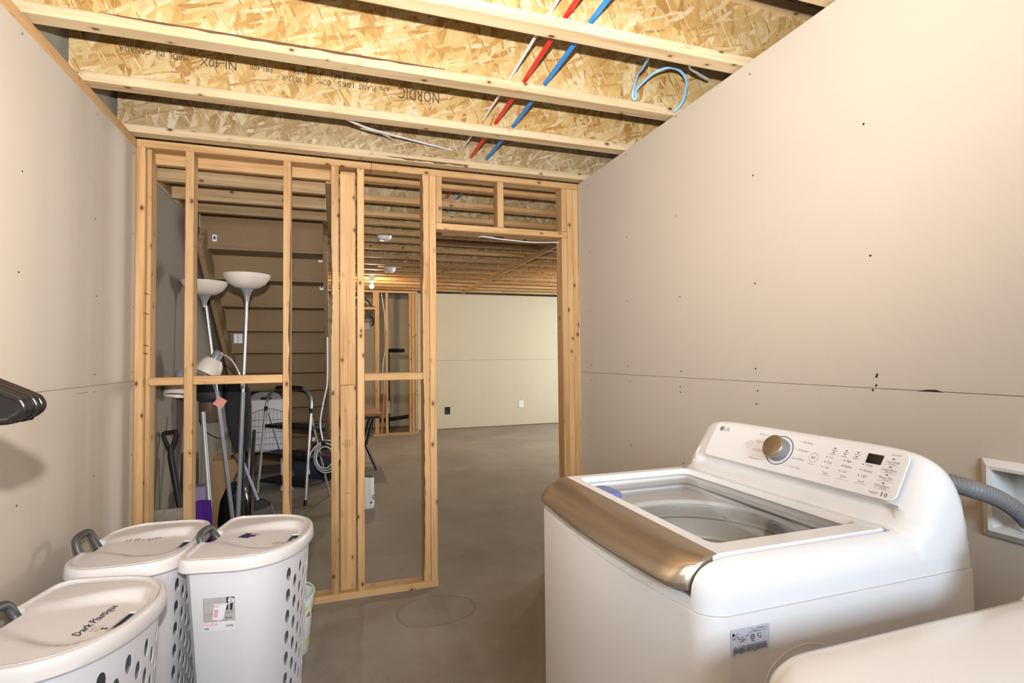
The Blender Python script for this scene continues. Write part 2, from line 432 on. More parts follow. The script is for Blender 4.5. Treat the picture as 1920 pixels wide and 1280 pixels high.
def boolean(me, cutters):
    o = bpy.data.objects.new('tmp', me); C.objects.link(o); cs = []
    for i, cb in enumerate(cutters):
        c = bpy.data.objects.new('cut', cb.mesh('cut')); C.objects.link(c); cs.append(c)
        md = o.modifiers.new('b', 'BOOLEAN'); md.operation = 'DIFFERENCE'; md.object = c; md.solver = 'EXACT'
    dg = bpy.context.evaluated_depsgraph_get(); r = bpy.data.meshes.new_from_object(o.evaluated_get(dg)); r.name = me.name
    for x in [o]+cs: bpy.data.objects.remove(x)
    return r
def grid_text_lines(b, a0, a1, rows, seed, gap=0.25, w=0.0012):
    """tiny illegible print as dashes in the xy plane"""
    rg = random.Random(seed)
    for y in rows:
        x = a0
        while x < a1:
            l = rg.uniform(0.002, 0.006); b.box((x, y-w/2, 0), (min(x+l, a1), y+w/2, 0.0002)); x += l + rg.uniform(0.0008, 0.002)

# ================================================================== THE SETTING
XL, XR, YS = -0.938, 1.490, 3.0766
ZT = 2.432            # top of stud wall plate
def struct(name, label, cat):
    return thing(name, label, cat, kind='structure')

fl = obj('floor', B().box((-1.3, -1.75, -0.12), (6.7, 10.8, 0.0)), 'concrete'); tag(fl, 'bare grey brown concrete basement floor slab with a dried water ring', 'floor', kind='structure')

# --- drywalled walls
def drywall_wall(name, label, pieces, screws, axis, side, mat='drywall'):
    w = struct(name, label, 'wall')
    for lo, hi in pieces:
        obj('drywall_panel', B().box(lo, hi), mat, w, bevel=0.0015, seg=1)
    b = B()
    for p in screws:
        if axis == 'x': b.lathe([(0.0038, 0), (0.0030, side*0.0006)], p, 8, 'x')
        else: b.lathe([(0.0045, 0), (0.0035, side*0.0006)], p, 8, 'y')
    if screws: obj('screw_heads', b, 'screw', w, kind='stuff')
    return w
scr = []
for y in (-0.8, -0.3, 0.2, 0.68, 1.13, 1.588, 2.04, 2.48, 2.93):
    for z in (2.40, 1.98, 1.60, 1.25, 1.19, 0.84, 0.44, 0.05):
        scr.append((XR-0.0002, y+random.uniform(-.012, .012), z+random.uniform(-.025, .025)))
scr += [(XR-0.0002, 1.122, 1.254), (XR-0.0002, 1.123, 1.229), (XR-0.0002, 2.039, 1.154), (XR-0.0002, 1.586, 1.138)]
wr = drywall_wall('wall_right', 'unpainted beige drywall wall behind the washing machine', [
    ((XR, -1.6, 1.2205), (XR+.0127, YS, 2.4296)), ((XR, -1.6, 0.012), (XR+.0127, YS, 1.2195))], scr, 'x', -1)
board('top_plate', (XR+.0127, -1.6, 2.40), (XR+.1017, YS, 2.438), 'y', 'spruce', wr)
obj('drywall_backing', B().box((XR+.013, -1.6, 0), (XR+.10, YS, 2.40)), 'spruce_old', wr)
obj('joint_nick', B().prism([(1.010, 1.219), (0.985, 1.2245), (0.962, 1.2255), (0.945, 1.2195)], XR-0.0008, XR+0.002, 'x'), 'screw', wr)
scr = []
for y in (0.2, 0.7, 1.15, 1.6, 2.06, 2.62, 3.054):
    for z in (2.35, 1.93, 1.585, 1.25, 1.18, 0.862, 0.45, 0.06):
        scr.append((XL+0.0002, y+random.uniform(-.01, .01), z+random.uniform(-.02, .02)))
wl = drywall_wall('wall_left', 'unpainted beige drywall wall beside the laundry hampers', [
    ((XL-.0127, -1.6, 1.2205), (XL, YS+.03, 2.3866)), ((XL-.0127, -1.6, 0.012), (XL, YS+.03, 1.2195))], scr, 'x', 1)
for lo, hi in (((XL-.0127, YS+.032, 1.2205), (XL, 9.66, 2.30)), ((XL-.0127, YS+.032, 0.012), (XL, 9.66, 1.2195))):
    obj('drywall_panel', B().box(lo, hi), 'drywall_dark', wl, bevel=0.0015, seg=1)  # panels past the stud wall take a darker drywall tone
board('top_plate', (XL-.089, -1.6, 2.392), (XL-.002, 3.17, 2.434), 'y', 'spruce', wl)
board('top_plate', (XL-.089, 3.2, 2.302), (XL+.004, 4.36, 2.40), 'y', 'spruce_old', wl)
obj('foundation', B().box((XL-.35, -1.75, 0), (XL-.095, 10.8, 2.82)), 'concrete_wall', wl)
obj('pencil_mark', B().box((XL-0.001, 2.46, 1.196), (XL+0.0004, 2.56, 1.1985)), 'ink_grey', wl)

# wall behind the camera with the basement window
wb = struct('wall_behind', 'unpainted drywall wall with a basement window behind the camera', 'wall')
for lo, hi in (((XL, -1.72, 0), (-0.22, -1.60, 2.44)), ((0.73, -1.72, 0), (XR+.1, -1.60, 2.44)), ((-0.22, -1.72, 0), (0.73, -1.60, 1.48)), ((-0.22, -1.72, 2.23), (0.73, -1.60, 2.44))):
    obj('drywall_panel', B().box(lo, hi), 'drywall', wb)
w1 = thing('window_1', 'white framed basement window behind the camera', 'window', (0.255, -1.66, 1.48), kind='structure')
for lo, hi in (((-0.22, -1.70, 1.48), (-0.18, -1.64, 2.23)), ((0.69, -1.70, 1.48), (0.73, -1.64, 2.23)), ((-0.18, -1.70, 1.48), (0.69, -1.64, 1.52)), ((-0.18, -1.70, 2.19), (0.69, -1.64, 2.23))):
    obj('window_frame', B().box(lo, hi), 'white', w1, bevel=0.003)
obj('pane', B().box((-0.18, -1.672, 1.52), (0.69, -1.668, 2.19)), 'glass', w1)

# far room walls
far_scr = []
for x in (1.5, 1.98, 2.47, 2.93, 3.43, 3.9, 4.38, 4.85):
    for z in (2.47, 2.12, 1.72, 1.30, 1.235, 0.86, 0.52, 0.10):
        far_scr.append((x+random.uniform(-.02, .02), 9.6598, z+random.uniform(-.02, .02)))
wf = drywall_wall('wall_far', 'long beige drywall wall at the far end of the basement room', [
    ((1.40, 9.66, 1.2665), (6.5, 9.6727, 2.50)), ((1.40, 9.66, 0.014), (6.5, 9.6727, 1.2645))], far_scr, 'y', -1, 'drywall_far')
obj('foundation', B().box((-1.3, 10.55, 0), (6.7, 10.8, 2.82)), 'concrete_wall', wf)
board('top_plate', (1.40, 9.674, 2.44), (6.5, 9.76, 2.478), 'x', 'spruce_old', wf)
board('bottom_plate', (1.40, 9.674, 0), (6.5, 9.76, 0.038), 'x', 'spruce_old', wf)
wp = struct('wall_partition', 'beige drywall partition of the far room beside the door frame', 'wall')
obj('drywall_panel', B().box((XR+.11, 3.165, 0.01), (6.5, 3.178, 2.43)), 'drywall_far', wp)
we = struct('wall_east', 'beige drywall end wall of the far room with a window', 'wall')
for lo, hi in (((6.5, 3.1, 0), (6.6, 6.55, 2.46)), ((6.5, 8.05, 0), (6.6, 9.7, 2.46)), ((6.5, 6.55, 0), (6.6, 8.05, 1.05)), ((6.5, 6.55, 2.05), (6.6, 8.05, 2.46))):
    obj('drywall_panel', B().box(lo, hi), 'drywall_far', we)
w2 = thing('window_2', 'white framed window in the end wall of the far room', 'window', (6.55, 7.3, 1.05), kind='structure')
for lo, hi in (((6.52, 6.55, 1.05), (6.58, 6.60, 2.05)), ((6.52, 8.0, 1.05), (6.58, 8.05, 2.05)), ((6.52, 6.6, 1.05), (6.58, 8.0, 1.10)), ((6.52, 6.6, 2.0), (6.58, 8.0, 2.05)), ((6.52, 7.28, 1.10), (6.58, 7.32, 2.0))):
    obj('window_frame', B().box(lo, hi), 'white', w2, bevel=0.003)
obj('pane', B().box((6.548, 6.6, 1.10), (6.552, 8.0, 2.0)), 'glass', w2)

# --- ceiling: wood I-joists under an OSB subfloor
cl = struct('ceiling', 'open basement ceiling of wooden I-joists under strand board', 'ceiling')
JH = 0.302
def holes_web(L, H):
    return B().box((-L/2, -0.005, -H/2), (L/2, 0.005, H/2))
def joist(yf, z, x0, x1, web='osb', fl='spruce_flange', fw=0.066):
    """I-joist whose bottom flange front edge is at yf and underside at z"""
    yc = yf + fw/2; L = x1-x0; xc = (x0+x1)/2
    j = obj('floor_joist', B().box((-L/2, -fw/2, -0.019), (L/2, fw/2, 0.019)), fl, cl, bevel=0.002, seg=1, m4=Matrix.Translation((xc, yc, z+0.019)))
    obj('web', B().box((-L/2, -0.005, -(JH-.07)/2), (L/2, 0.005, (JH-.07)/2)), web, j, m4=Matrix.Translation((xc, yc, z+JH/2)))
    obj('top_flange', B().box((-L/2, -fw/2, -0.019), (L/2, fw/2, 0.019)), fl, j, bevel=0.002, seg=1, m4=Matrix.Translation((xc, yc, z+JH-0.019)))
    return j
near = [(-1.45, 0), (-1.0, 0), (-0.56, 0), (-0.12, 0), (0.32, 0), (0.74, 0), (1.20, 0), (1.621, 0), (2.064, 0), (2.502, 0), (3.004, 1)]
JY = {}
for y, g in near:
    JY[y] = joist(y, 2.438, -1.005, 6.5, 'osb_dull_shaded' if g else 'osb')
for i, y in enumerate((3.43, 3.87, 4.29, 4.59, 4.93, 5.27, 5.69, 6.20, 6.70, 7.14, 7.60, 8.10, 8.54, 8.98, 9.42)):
    joist(y, 2.438+0.012*(y-3.08), -0.02 if y < 7.0 else -0.93, 6.5, 'osb_dull_shaded', 'spruce')
n_sub = 0
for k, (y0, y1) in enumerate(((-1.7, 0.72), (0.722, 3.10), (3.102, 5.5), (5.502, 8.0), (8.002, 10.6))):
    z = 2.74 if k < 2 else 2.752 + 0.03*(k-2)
    o = obj('subfloor_panel', B().box((-3.8, -0.009, -(y1-y0)/2), (3.8, 0.009, (y1-y0)/2)), 'osb_dull_shaded', cl,  # subfloor colour darkened to paint in the shade above the joists
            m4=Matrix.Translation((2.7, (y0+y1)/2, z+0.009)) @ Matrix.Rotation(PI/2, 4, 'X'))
board('drop_beam', (2.065, 4.35, 2.40), (2.105, 8.85, 2.452), 'y', 'spruce', cl)
# doubled joist at the stair opening
board('stair_header', (-0.047, 3.2, 2.33), (-0.009, 4.36, 2.57), 'y', 'spruce_old', cl)

# printing on the joist web (the joist was set upside down)
jw = JY[2.502]
def stamp(s, xr, xl, z, size, spacing=1.0):
    text('printed_stamp', s, size, frame(((xr+xl)/2, 2.502+.033-.0056, z), (-1, 0, 0), (0, 0, -1)), 'ink_stamp', jw, width=abs(xr-xl), spacing=spacing)
stamp('NORDIC', 0.487, 0.292, 2.590, 0.078)
stamp('APA', 0.250, 0.199, 2.598, 0.036)
stamp('PLANT', 0.186, 0.107, 2.589, 0.036)
stamp('1065', 0.090, 0.019, 2.588, 0.036)
stamp('CCMC', -0.015, -0.077, 2.585, 0.036)
stamp('13032-R', -0.123, -0.220, 2.579, 0.036)
stamp('PRI-400', -0.260, -0.350, 2.606, 0.034)
stamp('NI-40X', -0.402, -0.543, 2.598, 0.052)
stamp('MADE', -0.587, -0.657, 2.601, 0.034)
stamp('IN', -0.675, -0.703, 2.604, 0.034)
stamp('CANADA', -0.723, -0.835, 2.603, 0.034)
stamp('2500F', 0.150, 0.070, 2.622, 0.034)
stamp('1.8E', 0.050, 0.001, 2.620, 0.034)
stamp('PR-L274', -0.057, -0.174, 2.618, 0.034)
def bark(parent, name, pts, w, axis, seed, z0=0.0):
    """thin ragged strip of bark along a board edge; pts are its two end points"""
    rg = random.Random(seed); a, b = Vector(pts[0]), Vector(pts[1]); n = 26; up = Vector(axis); t = (b-a).normalized(); nr = t.cross(up).normalized()
    top, bot = [], []
    for i in range(n+1):
        k = i/n; env = math.sin(PI*k)**0.4
        p = a.lerp(b, k); top.append(p + up*(0.0005)); bot.append(p - up*(w*env*rg.uniform(0.35, 1.0)+0.0004))
    for q in top, bot:
        for i in range(len(q)): q[i] = q[i] + nr*0.0
    vs = []; fs = []
    for i in range(n+1):
        vs += [top[i]+nr*0.0016, bot[i]+nr*0.0016, bot[i]-nr*0.002, top[i]-nr*0.002]
    for i in range(n):
        for j in range(4):
            k = (j+1) % 4; fs.append((4*i+j, 4*i+k, 4*i+4+k, 4*i+4+j))
    return obj(name, B().add(vs, fs), 'bark', parent)
bark(JY[2.064], 'bark_edge', ((-0.72, 2.0635, 2.4755), (0.42, 2.0635, 2.4755)), 0.011, (0, 0, 1), 3)
bark(JY[3.004], 'bark_edge', ((0.28, 3.0035, 2.4525), (0.75, 3.0035, 2.4505)), 0.013, (0, 0, 1), 4)

# --- stud wall in front of the stairs and far room
ws = struct('wall_stud', 'open stud wall of bare spruce lumber with a door opening', 'stud wall')
Y0, Y1 = YS, YS+0.089
def stud(x0, x1, z0=0.038, z1=ZT-.038, y0=Y0, y1=Y1, name='stud', mat='spruce', dx=0.0):
    o = board(name, (x0, y0, z0), (x1, y1, z1), 'z', mat, ws)
    if dx: o.matrix_basis = Matrix.Translation((0, 0, 0)) @ o.matrix_basis @ Matrix.Rotation(dx, 4, 'Y')
    return o
board('top_plate', (XL, Y0, ZT-.038), (0.20, Y1, ZT), 'x', 'spruce', ws)
board('top_plate', (0.201, Y0-.001, ZT-.038), (XR, Y1-.001, ZT), 'x', 'spruce', ws)
board('bottom_plate', (XL, Y0, 0), (0.573, Y1, 0.038), 'x', 'spruce', ws)
stud(XL, -0.900)
stud(-0.900, -0.880, y0=Y0+.03, y1=Y1+.03)
s2 = stud(-0.723, -0.685)
s3 = stud(-0.261, -0.223)
s4 = stud(-0.016, 0.024)
bd = board('filler_board', (0.030, Y0+.018, 1.174), (0.113, Y0+.056, 2.361), 'z', 'spruce', ws)
bl = board('filler_board', (0.032, Y0+.040, 0.038), (0.115, Y0+.078, 2.38), 'z', 'spruce', ws)
s5 = stud(0.122, 0.160)
s6 = stud(0.488, 0.5275)
s7 = stud(0.529, 0.568)
stud(0.569, 0.604, 2.117, name='cripple_stud')
stud(0.949, 0.988, 2.117, name='cripple_stud')
stud(1.374, 1.413, 2.117, name='cripple_stud')
board('door_header', (0.569, Y0, 2.078), (1.413, Y1, 2.116), 'x', 'spruce', ws)
stud(1.374, 1.413, 0.0, 2.077, name='jack_stud')
stud(1.414, 1.453)
stud(1.454, XR)
board('blocking', (-0.880, Y0, 1.196), (-0.724, Y1, 1.236), 'x', 'spruce', ws)
board('blocking', (-0.684, Y0, 1.196), (-0.262, Y1, 1.240), 'x', 'spruce', ws)
board('blocking', (0.161, Y0, 1.196), (0.487, Y1, 1.238), 'x', 'spruce', ws)
bark(s3, 'bark_edge', ((-0.2232, Y0-.0006, 0.50), (-0.2232, Y0-.0006, 2.02)), 0.012, (1, 0, 0), 11)
bark(s4, 'bark_edge', ((-0.0160, Y0-.0006, 1.95), (-0.0160, Y0-.0006, 1.45)), 0.009, (-1, 0, 0), 12)
bark(s6, 'bark_edge', ((0.4880, Y0-.0006, 2.37), (0.4880, Y0-.0006, 1.75)), 0.007, (-1, 0, 0), 13)
bark(s6, 'bark_edge', ((0.4880, Y0-.0006, 1.2), (0.4880, Y0-.0006, 0.10)), 0.010, (-1, 0, 0), 14)
for s, z, sz in (('S-P-F', 0.86, 0.016), ('NLGA 2', 0.845, 0.016), ('KD-HT', 0.83, 0.012), ('S-DRY', 0.57, 0.012)):
    text('lumber_stamp', s, sz, frame((0.070, Y0+.0395, z), (1, 0, 0), (0, 0, 1)), 'ink_stamp', bl)
# bent nails in the left stud
nb = B()
for z in (1.66, 1.56, 1.40, 1.36): nb.tube([(-0.899, Y0+.0, z), (-0.885, Y0+.02, z-.006)], 0.0016, 5)
obj('nails', nb, 'screw', ws, kind='stuff')

# --- landing framing and stairs seen from behind
ld = struct('trim_landing', 'short lumber joists of the stair landing behind the stud wall', 'landing')
for y in (3.32, 3.655, 3.955):
    board('landing_joist', (-0.932, y, 2.302), (-0.049, y+.038, 2.394), 'x', 'spruce_old', ld)
board('landing_rim', (-0.932, 3.168, 2.34), (-0.02, 3.206, 2.432), 'x', 'spruce', ld)
obj('landing_deck', B().box((-0.46, -0.009, -0.62), (0.46, 0.009, 0.62)), 'osb', ld, m4=Matrix.Translation((-0.48, 3.79, 2.405)) @ Matrix.Rotation(PI/2, 4, 'X'))
st = thing('staircase', 'wooden basement staircase seen from behind with chipboard risers', 'staircase', (-0.48, 5.6, 0))
n_st = 12
for n in range(n_st):
    z = 2.162-0.19*n; y = 4.38+0.245*n
    if z > -0.05:
        obj('riser', B().box((-0.931 if n == 0 else -0.90, y, max(z, 0)), (-0.085, y+.012, z+(0.166 if n else 0.235))), 'chipboard', st)
        if z > 0.02: obj('tread', B().box((-0.90, y-.004, z-.024), (-0.085, y+.27, z)), 'chipboard', st, bevel=0.004)
for x in (-0.919, -0.083):
    beam('stringer', (x+.018, 4.26, 2.20), (x+.018, 7.02, 0.062), 0.036, 0.20, 'spruce_old', st)
for i, (x, z, y) in enumerate(((-0.838, 2.220, 4.38), (-0.108, 2.142, 4.6255), (-0.104, 1.943, 4.8705))):
    lb = obj('price_sticker', B().box((x-.015, y-.0012, z-.025), (x+.015, y-.0002, z+.025)), 'label_white', st)
    obj('sticker_print', B().box((x-.008, y-.0018, z-.010), (x+.008, y-.0012, z+.012)), 'jeans', lb)
lb = obj('paper_label', B().box((-0.865, 5.358, 1.47), (-0.795, 5.3595, 1.555)), 'label_white', st)
obj('paper_fold', B().box((-0.833, 5.3568, 1.472), (-0.828, 5.358, 1.553)), 'ink_grey', lb)

# ================================================================== THINGS
def rrect(x0, y0, x1, y1, r, n=5):
    pts = []
    for cx, cy, a in ((x1-r, y1-r, 0), (x0+r, y1-r, 90), (x0+r, y0+r, 180), (x1-r, y0+r, 270)):
        for k in range(n+1):
            t = math.radians(a+90*k/n); pts.append((cx+r*math.cos(t), cy+r*math.sin(t)))
    return pts
def text_b(b, body, size, x, y, width=None, ax='CENTER', rot=0.0, shear=0.0, z=0.0, bold=0.0):
    cu = bpy.data.curves.new('t', 'FONT'); cu.body = body; cu.size = size; cu.align_x = ax; cu.align_y = 'CENTER'; cu.resolution_u = 1; cu.shear = shear; cu.offset = bold
    to = bpy.data.objects.new('t', cu); C.objects.link(to)
    dg = bpy.context.evaluated_depsgraph_get(); me = bpy.data.meshes.new_from_object(to.evaluated_get(dg))
    bpy.data.objects.remove(to); bpy.data.curves.remove(cu)
    xs = [v.co.x for v in me.vertices] or [0, 1]; k = (width/(max(xs)-min(xs))) if width else 1
    c, s = math.cos(rot), math.sin(rot)
    b.add([(x+(v.co.x*k)*c-v.co.y*s, y+(v.co.x*k)*s+v.co.y*c, z) for v in me.vertices], [tuple(p.vertices) for p in me.polygons])
    bpy.data.meshes.remove(me)
def ring_b(b, x, y, r, w, z=0.0, n=28):
    vs = []; fs = []
    for k in range(n):
        a = 2*PI*k/n; vs += [(x+r*math.cos(a), y+r*math.sin(a), z), (x+(r-w)*math.cos(a), y+(r-w)*math.sin(a), z)]
    for k in range(n):
        j = (k+1) % n; fs.append((2*k, 2*j, 2*j+1, 2*k+1))
    b.add(vs, fs)
def flat(b, pts, z=0.0): b.add([(p[0], p[1], z) for p in pts], [tuple(range(len(pts)))])
def disc(b, x, y, r, z=0.0, n=20): flat(b, [(x+r*math.cos(2*PI*k/n), y+r*math.sin(2*PI*k/n)) for k in range(n)], z)
def rect(b, x0, y0, x1, y1, z=0.0): flat(b, [(x0, y0), (x1, y0), (x1, y1), (x0, y1)], z)

# ------------------------------------------------------------------ washing machine
wm = thing('washing_machine', 'white top loading washing machine with bronze lid handle and control dial', 'washing machine', (0.86, 1.055, 0))
CX, CY = 0.86, 1.055
def w_outline(i=0.0):
    p = [(1.17, 0.70), (1.02, 0.70), (0.80, 0.70)]
    for k in range(9):
        t = math.radians(270-90*k/8); p.append((0.60+0.051*math.cos(t), 0.745+0.045*math.sin(t)))
    for k in range(1, 16):
        y = 0.745+0.62*k/16; p.append((0.549-0.026*(1-((y-1.055)/0.31)**2), y))
    for k in range(9):
        t = math.radians(180-90*k/8); p.append((0.60+0.051*math.cos(t), 1.365+0.045*math.sin(t)))
    p += [(0.80, 1.41), (1.02, 1.41), (1.17, 1.41)]
    return [((CX+(x-CX)*(1-i/0.31)) if x < CX else x, CY+(y-CY)*(1-i/0.355)) for x, y in p]
def at(pts, z): return [(x, y, z) for x, y in pts]
cab = B().loft([at(w_outline(0.012), 0.025), at(w_outline(0.004), 0.04), at(w_outline(0), 0.06), at(w_outline(0), 0.900), at(w_outline(0.0012), 0.9045), at(w_outline(0.006), 0.905)], True, False)
cb_ = obj('cabinet', cab, 'enamel_cab', wm, smooth=True)
for x in (0.64, 1.10):
    for y in (0.77, 1.34): obj('leveling_foot', B().lathe([(0.022, 0), (0.022, 0.012), (0.012, 0.014), (0.012, 0.03)], (x, y, 0), 14), 'black', wm, smooth=True)
cov = B().loft([at(w_outline(i), z) for z, i in ((0.9055, 0.004), (0.93, 0.004), (0.945, 0.006), (0.958, 0.011), (0.968, 0.018), (0.976, 0.028), (0.982, 0.041), (0.985, 0.058))])
cm = boolean(cov.mesh('top_cover'), [B().box((0.40, 0.742, 0.925), (1.010, 1.368, 1.2)), B().lathe([(0.212, 0.80), (0.212, 1.0)], (0.825, 1.055, 0), 48)])
cm.polygons.foreach_set('use_smooth', [True]*len(cm.polygons)); cm.set_sharp_from_angle(angle=math.radians(32))
cv = obj('top_cover', cm, 'enamel', wm)
# drum seen through the lid
tb = obj('tub_ring', B().lathe([(0.212, 0.9255), (0.208, 0.9262), (0.204, 0.924), (0.203, 0.915), (0.214, 0.912)], (0.825, 1.055, 0), 48, cap=False), 'tub_ring', wm, smooth=True)
obj('drum_gasket', B().lathe([(0.214, 0.913), (0.210, 0.905), (0.212, 0.885), (0.206, 0.880), (0.213, 0.874)], (0.825, 1.055, 0), 48, cap=False), 'drum_dark', wm, smooth=True)
obj('drum', B().lathe([(0.214, 0.875), (0.216, 0.83), (0.213, 0.822), (0.217, 0.812), (0.217, 0.45), (0.19, 0.42), (0.0005, 0.42)], (0.825, 1.055, 0), 48, cap=False), 'stainless', wm, smooth=True)
obj('pulsator', B().lathe([(0.17, 0.425), (0.15, 0.445), (0.06, 0.465), (0.0005, 0.48)], (0.825, 1.055, 0), 32, cap=False), 'tub_ring', wm, smooth=True)
obj('softener_dispenser', B().prism(rrect(0.648, 1.225, 0.715, 1.322, 0.02), 0.9255, 0.9655), 'blue_plastic', wm, bevel=0.004, label='blue softener dispenser under the glass lid')
obj('bleach_dispenser', B().prism(rrect(0.622, 0.79, 0.685, 0.88, 0.02), 0.9255, 0.936), 'tub_ring', wm, bevel=0.004)
# lid: white frame, glass, bronze handle strip
o1, i1 = rrect(0.598, 0.746, 1.006, 1.364, 0.012), rrect(0.640, 0.792, 0.986, 1.332, 0.018)
o2 = rrect(0.600, 0.749, 1.003, 1.361, 0.012)
i2 = rrect(0.6425, 0.7945, 0.9835, 1.3295, 0.018)
lf = B(); n = len(o1)
rings = [at(i2, 0.974), at(i1, 0.984), at(rrect(0.637, 0.789, 0.989, 1.335, 0.02), 0.9868), at(o2, 0.9868), at(o1, 0.984), at(o1, 0.950), at(rrect(0.645, 0.80, 0.98, 1.32, 0.018), 0.950)]
lf.loft(rings, False, False)
lid = obj('lid', lf, 'enamel', wm, smooth=True, angle=35)
obj('lid_glass', B().prism(rrect(0.630, 0.782, 0.995, 1.342, 0.018), 0.9705, 0.9740), 'glass', lid)
hp = [(0.612, 0.9875), (0.590, 0.9880), (0.566, 0.9868), (0.545, 0.9825), (0.528, 0.974), (0.515, 0.962), (0.507, 0.949), (0.5055, 0.941), (0.510, 0.937), (0.518, 0.939), (0.535, 0.950), (0.565, 0.954), (0.612, 0.954)]
hr = []
for k in range(25):
    y = 0.748+0.614*k/24; e = ((y-1.055)/0.307)**2
    cut = 0.018*max(0, (abs(y-1.055)-0.285)/0.022)**2
    hr.append([(x + (0.024*e+cut)*min(1, max(0, (0.612-x)/0.09)), y, z-0.003*e*(0.612-x)/0.1) for x, z in hp])
obj('lid_handle', B().loft(hr), 'bronze', lid, smooth=True, angle=60, label='bronze brushed lid handle strip')
# console
cp = [(1.010, 0.935), (1.014, 0.982), (1.024, 0.990), (1.037, 0.999), (1.056, 1.012), (1.058, 1.018), (1.047, 1.0265), (1.073, 1.0705), (1.099, 1.1145), (1.107, 1.122), (1.120, 1.1245), (1.136, 1.117), (1.151, 1.092), (1.162, 1.035), (1.168, 0.935)]
cr = []
for k in range(41):
    t = math.sin(PI*(k/40-0.5)); s = max(0.0, 1-abs(t)**9)**(1/5.0)
    s = max(s, 0.0); q = 0.50+0.50*s
    prof = list(cp)
    if abs(t) > 0.82: prof[4], prof[5] = (1.0425, 1.0135), (1.0445, 1.019)   # the shadow groove stops short of the rounded ends
    cr.append([(1.150+(x-1.150)*q, CY+0.354*t, 0.935+(z-0.935)*(0.06+0.94*s)) for x, z in prof])
con = obj('console', B().loft(cr), 'enamel', wm, smooth=True, angle=50)
PO = Vector((1.045, 1.055, 1.028)); PU = Vector((0.055, 0, 0.092)).normalized(); PN = Vector((-PU.z, 0, PU.x))
PF = frame(PO + PN*0.0022, (0, -1, 0), PU)
pb = B().loft([[(x, y, 0.0) for x, y in rrect(-0.266, -0.001, 0.300, 0.105, 0.016)], [(x, y, 0.0014) for x, y in rrect(-0.266, -0.001, 0.300, 0.105, 0.016)], [(x, y, 0.0022) for x, y in rrect(-0.2645, 0.0005, 0.2985, 0.1035, 0.015)]])
pn = obj('control_panel', pb, 'panel_white', wm, m4=PF)
ZP = 0.0026
PPrint = B(); PG = B()
for s, x, y, w in (('Normal', -0.081, 0.0904, .020), ('Heavy Duty', -0.079, 0.0689, .030), ('Deep Wash', -0.079, 0.0451, .030), ('Waterproof', -0.0788, 0.0209, .032), ('Bedding', 0.0624, 0.0895, .025),
                   ('Delicates', 0.0578, 0.0676, .028), ('Speed Wash', 0.0522, 0.0444, .034), ('Tub Clean', 0.0542, 0.022, .028), ('Hot', 0.134, 0.0644, .009), ('Warm', 0.135, 0.0515, .013), ('Cold', 0.1335, 0.0388, .011),
                   ('Temp.', 0.1343, 0.0256, .016), ('High', 0.178, 0.0639, .011), ('Medium', 0.1805, 0.0513, .019), ('Low', 0.1765, 0.0385, .010), ('Spin', 0.1784, 0.0272, .014), ('Heavy', 0.2255, 0.0639, .015),
                   ('Normal', 0.2265, 0.051, .019), ('Light', 0.2230, 0.0382, .013), ('Soil', 0.2208, 0.0255, .012), ('Cold Wash', 0.2693, 0.080, .028), ('Delay Wash', 0.2685, 0.0620, .030), ('Water Plus', 0.2674, 0.0442, .030), ('Extra Rinse', 0.2662, 0.0262, .030)):
    text_b(PG, s, 0.0085, x, y, w, z=ZP)
for x in (0.1343, 0.1784, 0.2208): rect(PG, x-.014, 0.0195, x+.014, 0.0200, ZP)
for y in (0.0725, 0.0545, 0.0368, 0.0188): rect(PG, 0.252, y, 0.286, y+.0005, ZP); rect(PG, 0.262, y+.0025, 0.276, y+.0035, ZP)
for x, y, l in ((-0.069, .0904, .02), (0.035, .0900, .013), (0.034, .0676, .008), (-0.061, .0209, .012), (0.020, .024, .018)): rect(PG, x, y, x+l, y+.0005, ZP)
for x, y in ((0.135, 0.083), (0.164, 0.0825), (0.1918, 0.0828), (0.135, 0.073), (0.1635, 0.0726), (0.191, 0.073)): rect(PG, x-.007, y-.0008, x+.007, y+.0006, ZP)
for x, y in ((0.135, 0.0878), (0.164, 0.0873), (0.1918, 0.0876), (0.1352, 0.0779), (0.1635, 0.0775), (0.1913, 0.0778), (0.2693, 0.087), (0.2685, 0.0687), (0.2674, 0.0508), (0.2662, 0.0326)): rect(PPrint, x-.0028, y-.0010, x+.0028, y+.0010, ZP)
for x, y in ((0.1234, 0.0644), (0.1228, 0.0515), (0.1218, 0.0388), (0.1676, 0.0639), (0.167, 0.0513), (0.166, 0.0385), (0.2119, 0.0639), (0.211, 0.051), (0.2102, 0.0382)): disc(PPrint, x, y, 0.0014, ZP, 10)
ring_b(PPrint, -0.1125, 0.0565, 0.0103, 0.0006, ZP); ring_b(PG, -0.1125, 0.0565, 0.0045, 0.0006, ZP); rect(PG, -0.1128, 0.0565, -0.1122, 0.0625, ZP)
rect(PG, -0.130, 0.058, -0.125, 0.0585, ZP); rect(PG, -0.133, 0.0545, -0.126, 0.055, ZP); rect(PG, -0.129, 0.0625, -0.1255, 0.063, ZP)
ring_b(PPrint, 0.0906, 0.0555, 0.0118, 0.0006, ZP); flat(PPrint, [(0.0868, 0.0520), (0.0905, 0.0555), (0.0868, 0.0590)], ZP)
rect(PG, 0.0920, 0.0520, 0.0930, 0.0590, ZP); rect(PG, 0.0945, 0.0520, 0.0955, 0.0590, ZP); rect(PG, 0.082, 0.0385, 0.099, 0.0395, ZP)
text_b(PPrint, '10', 0.014, 0.2753, 0.0085, 0.0125, z=ZP); rect(PG, 0.243, 0.0085, 0.264, 0.0100, ZP); rect(PG, 0.248, 0.0055, 0.259, 0.0065, ZP)
rect(PG, 0.262, 0.0955, 0.282, 0.0965, ZP)
obj('panel_marks', PPrint, 'ink', pn, m4=PF, kind='stuff')
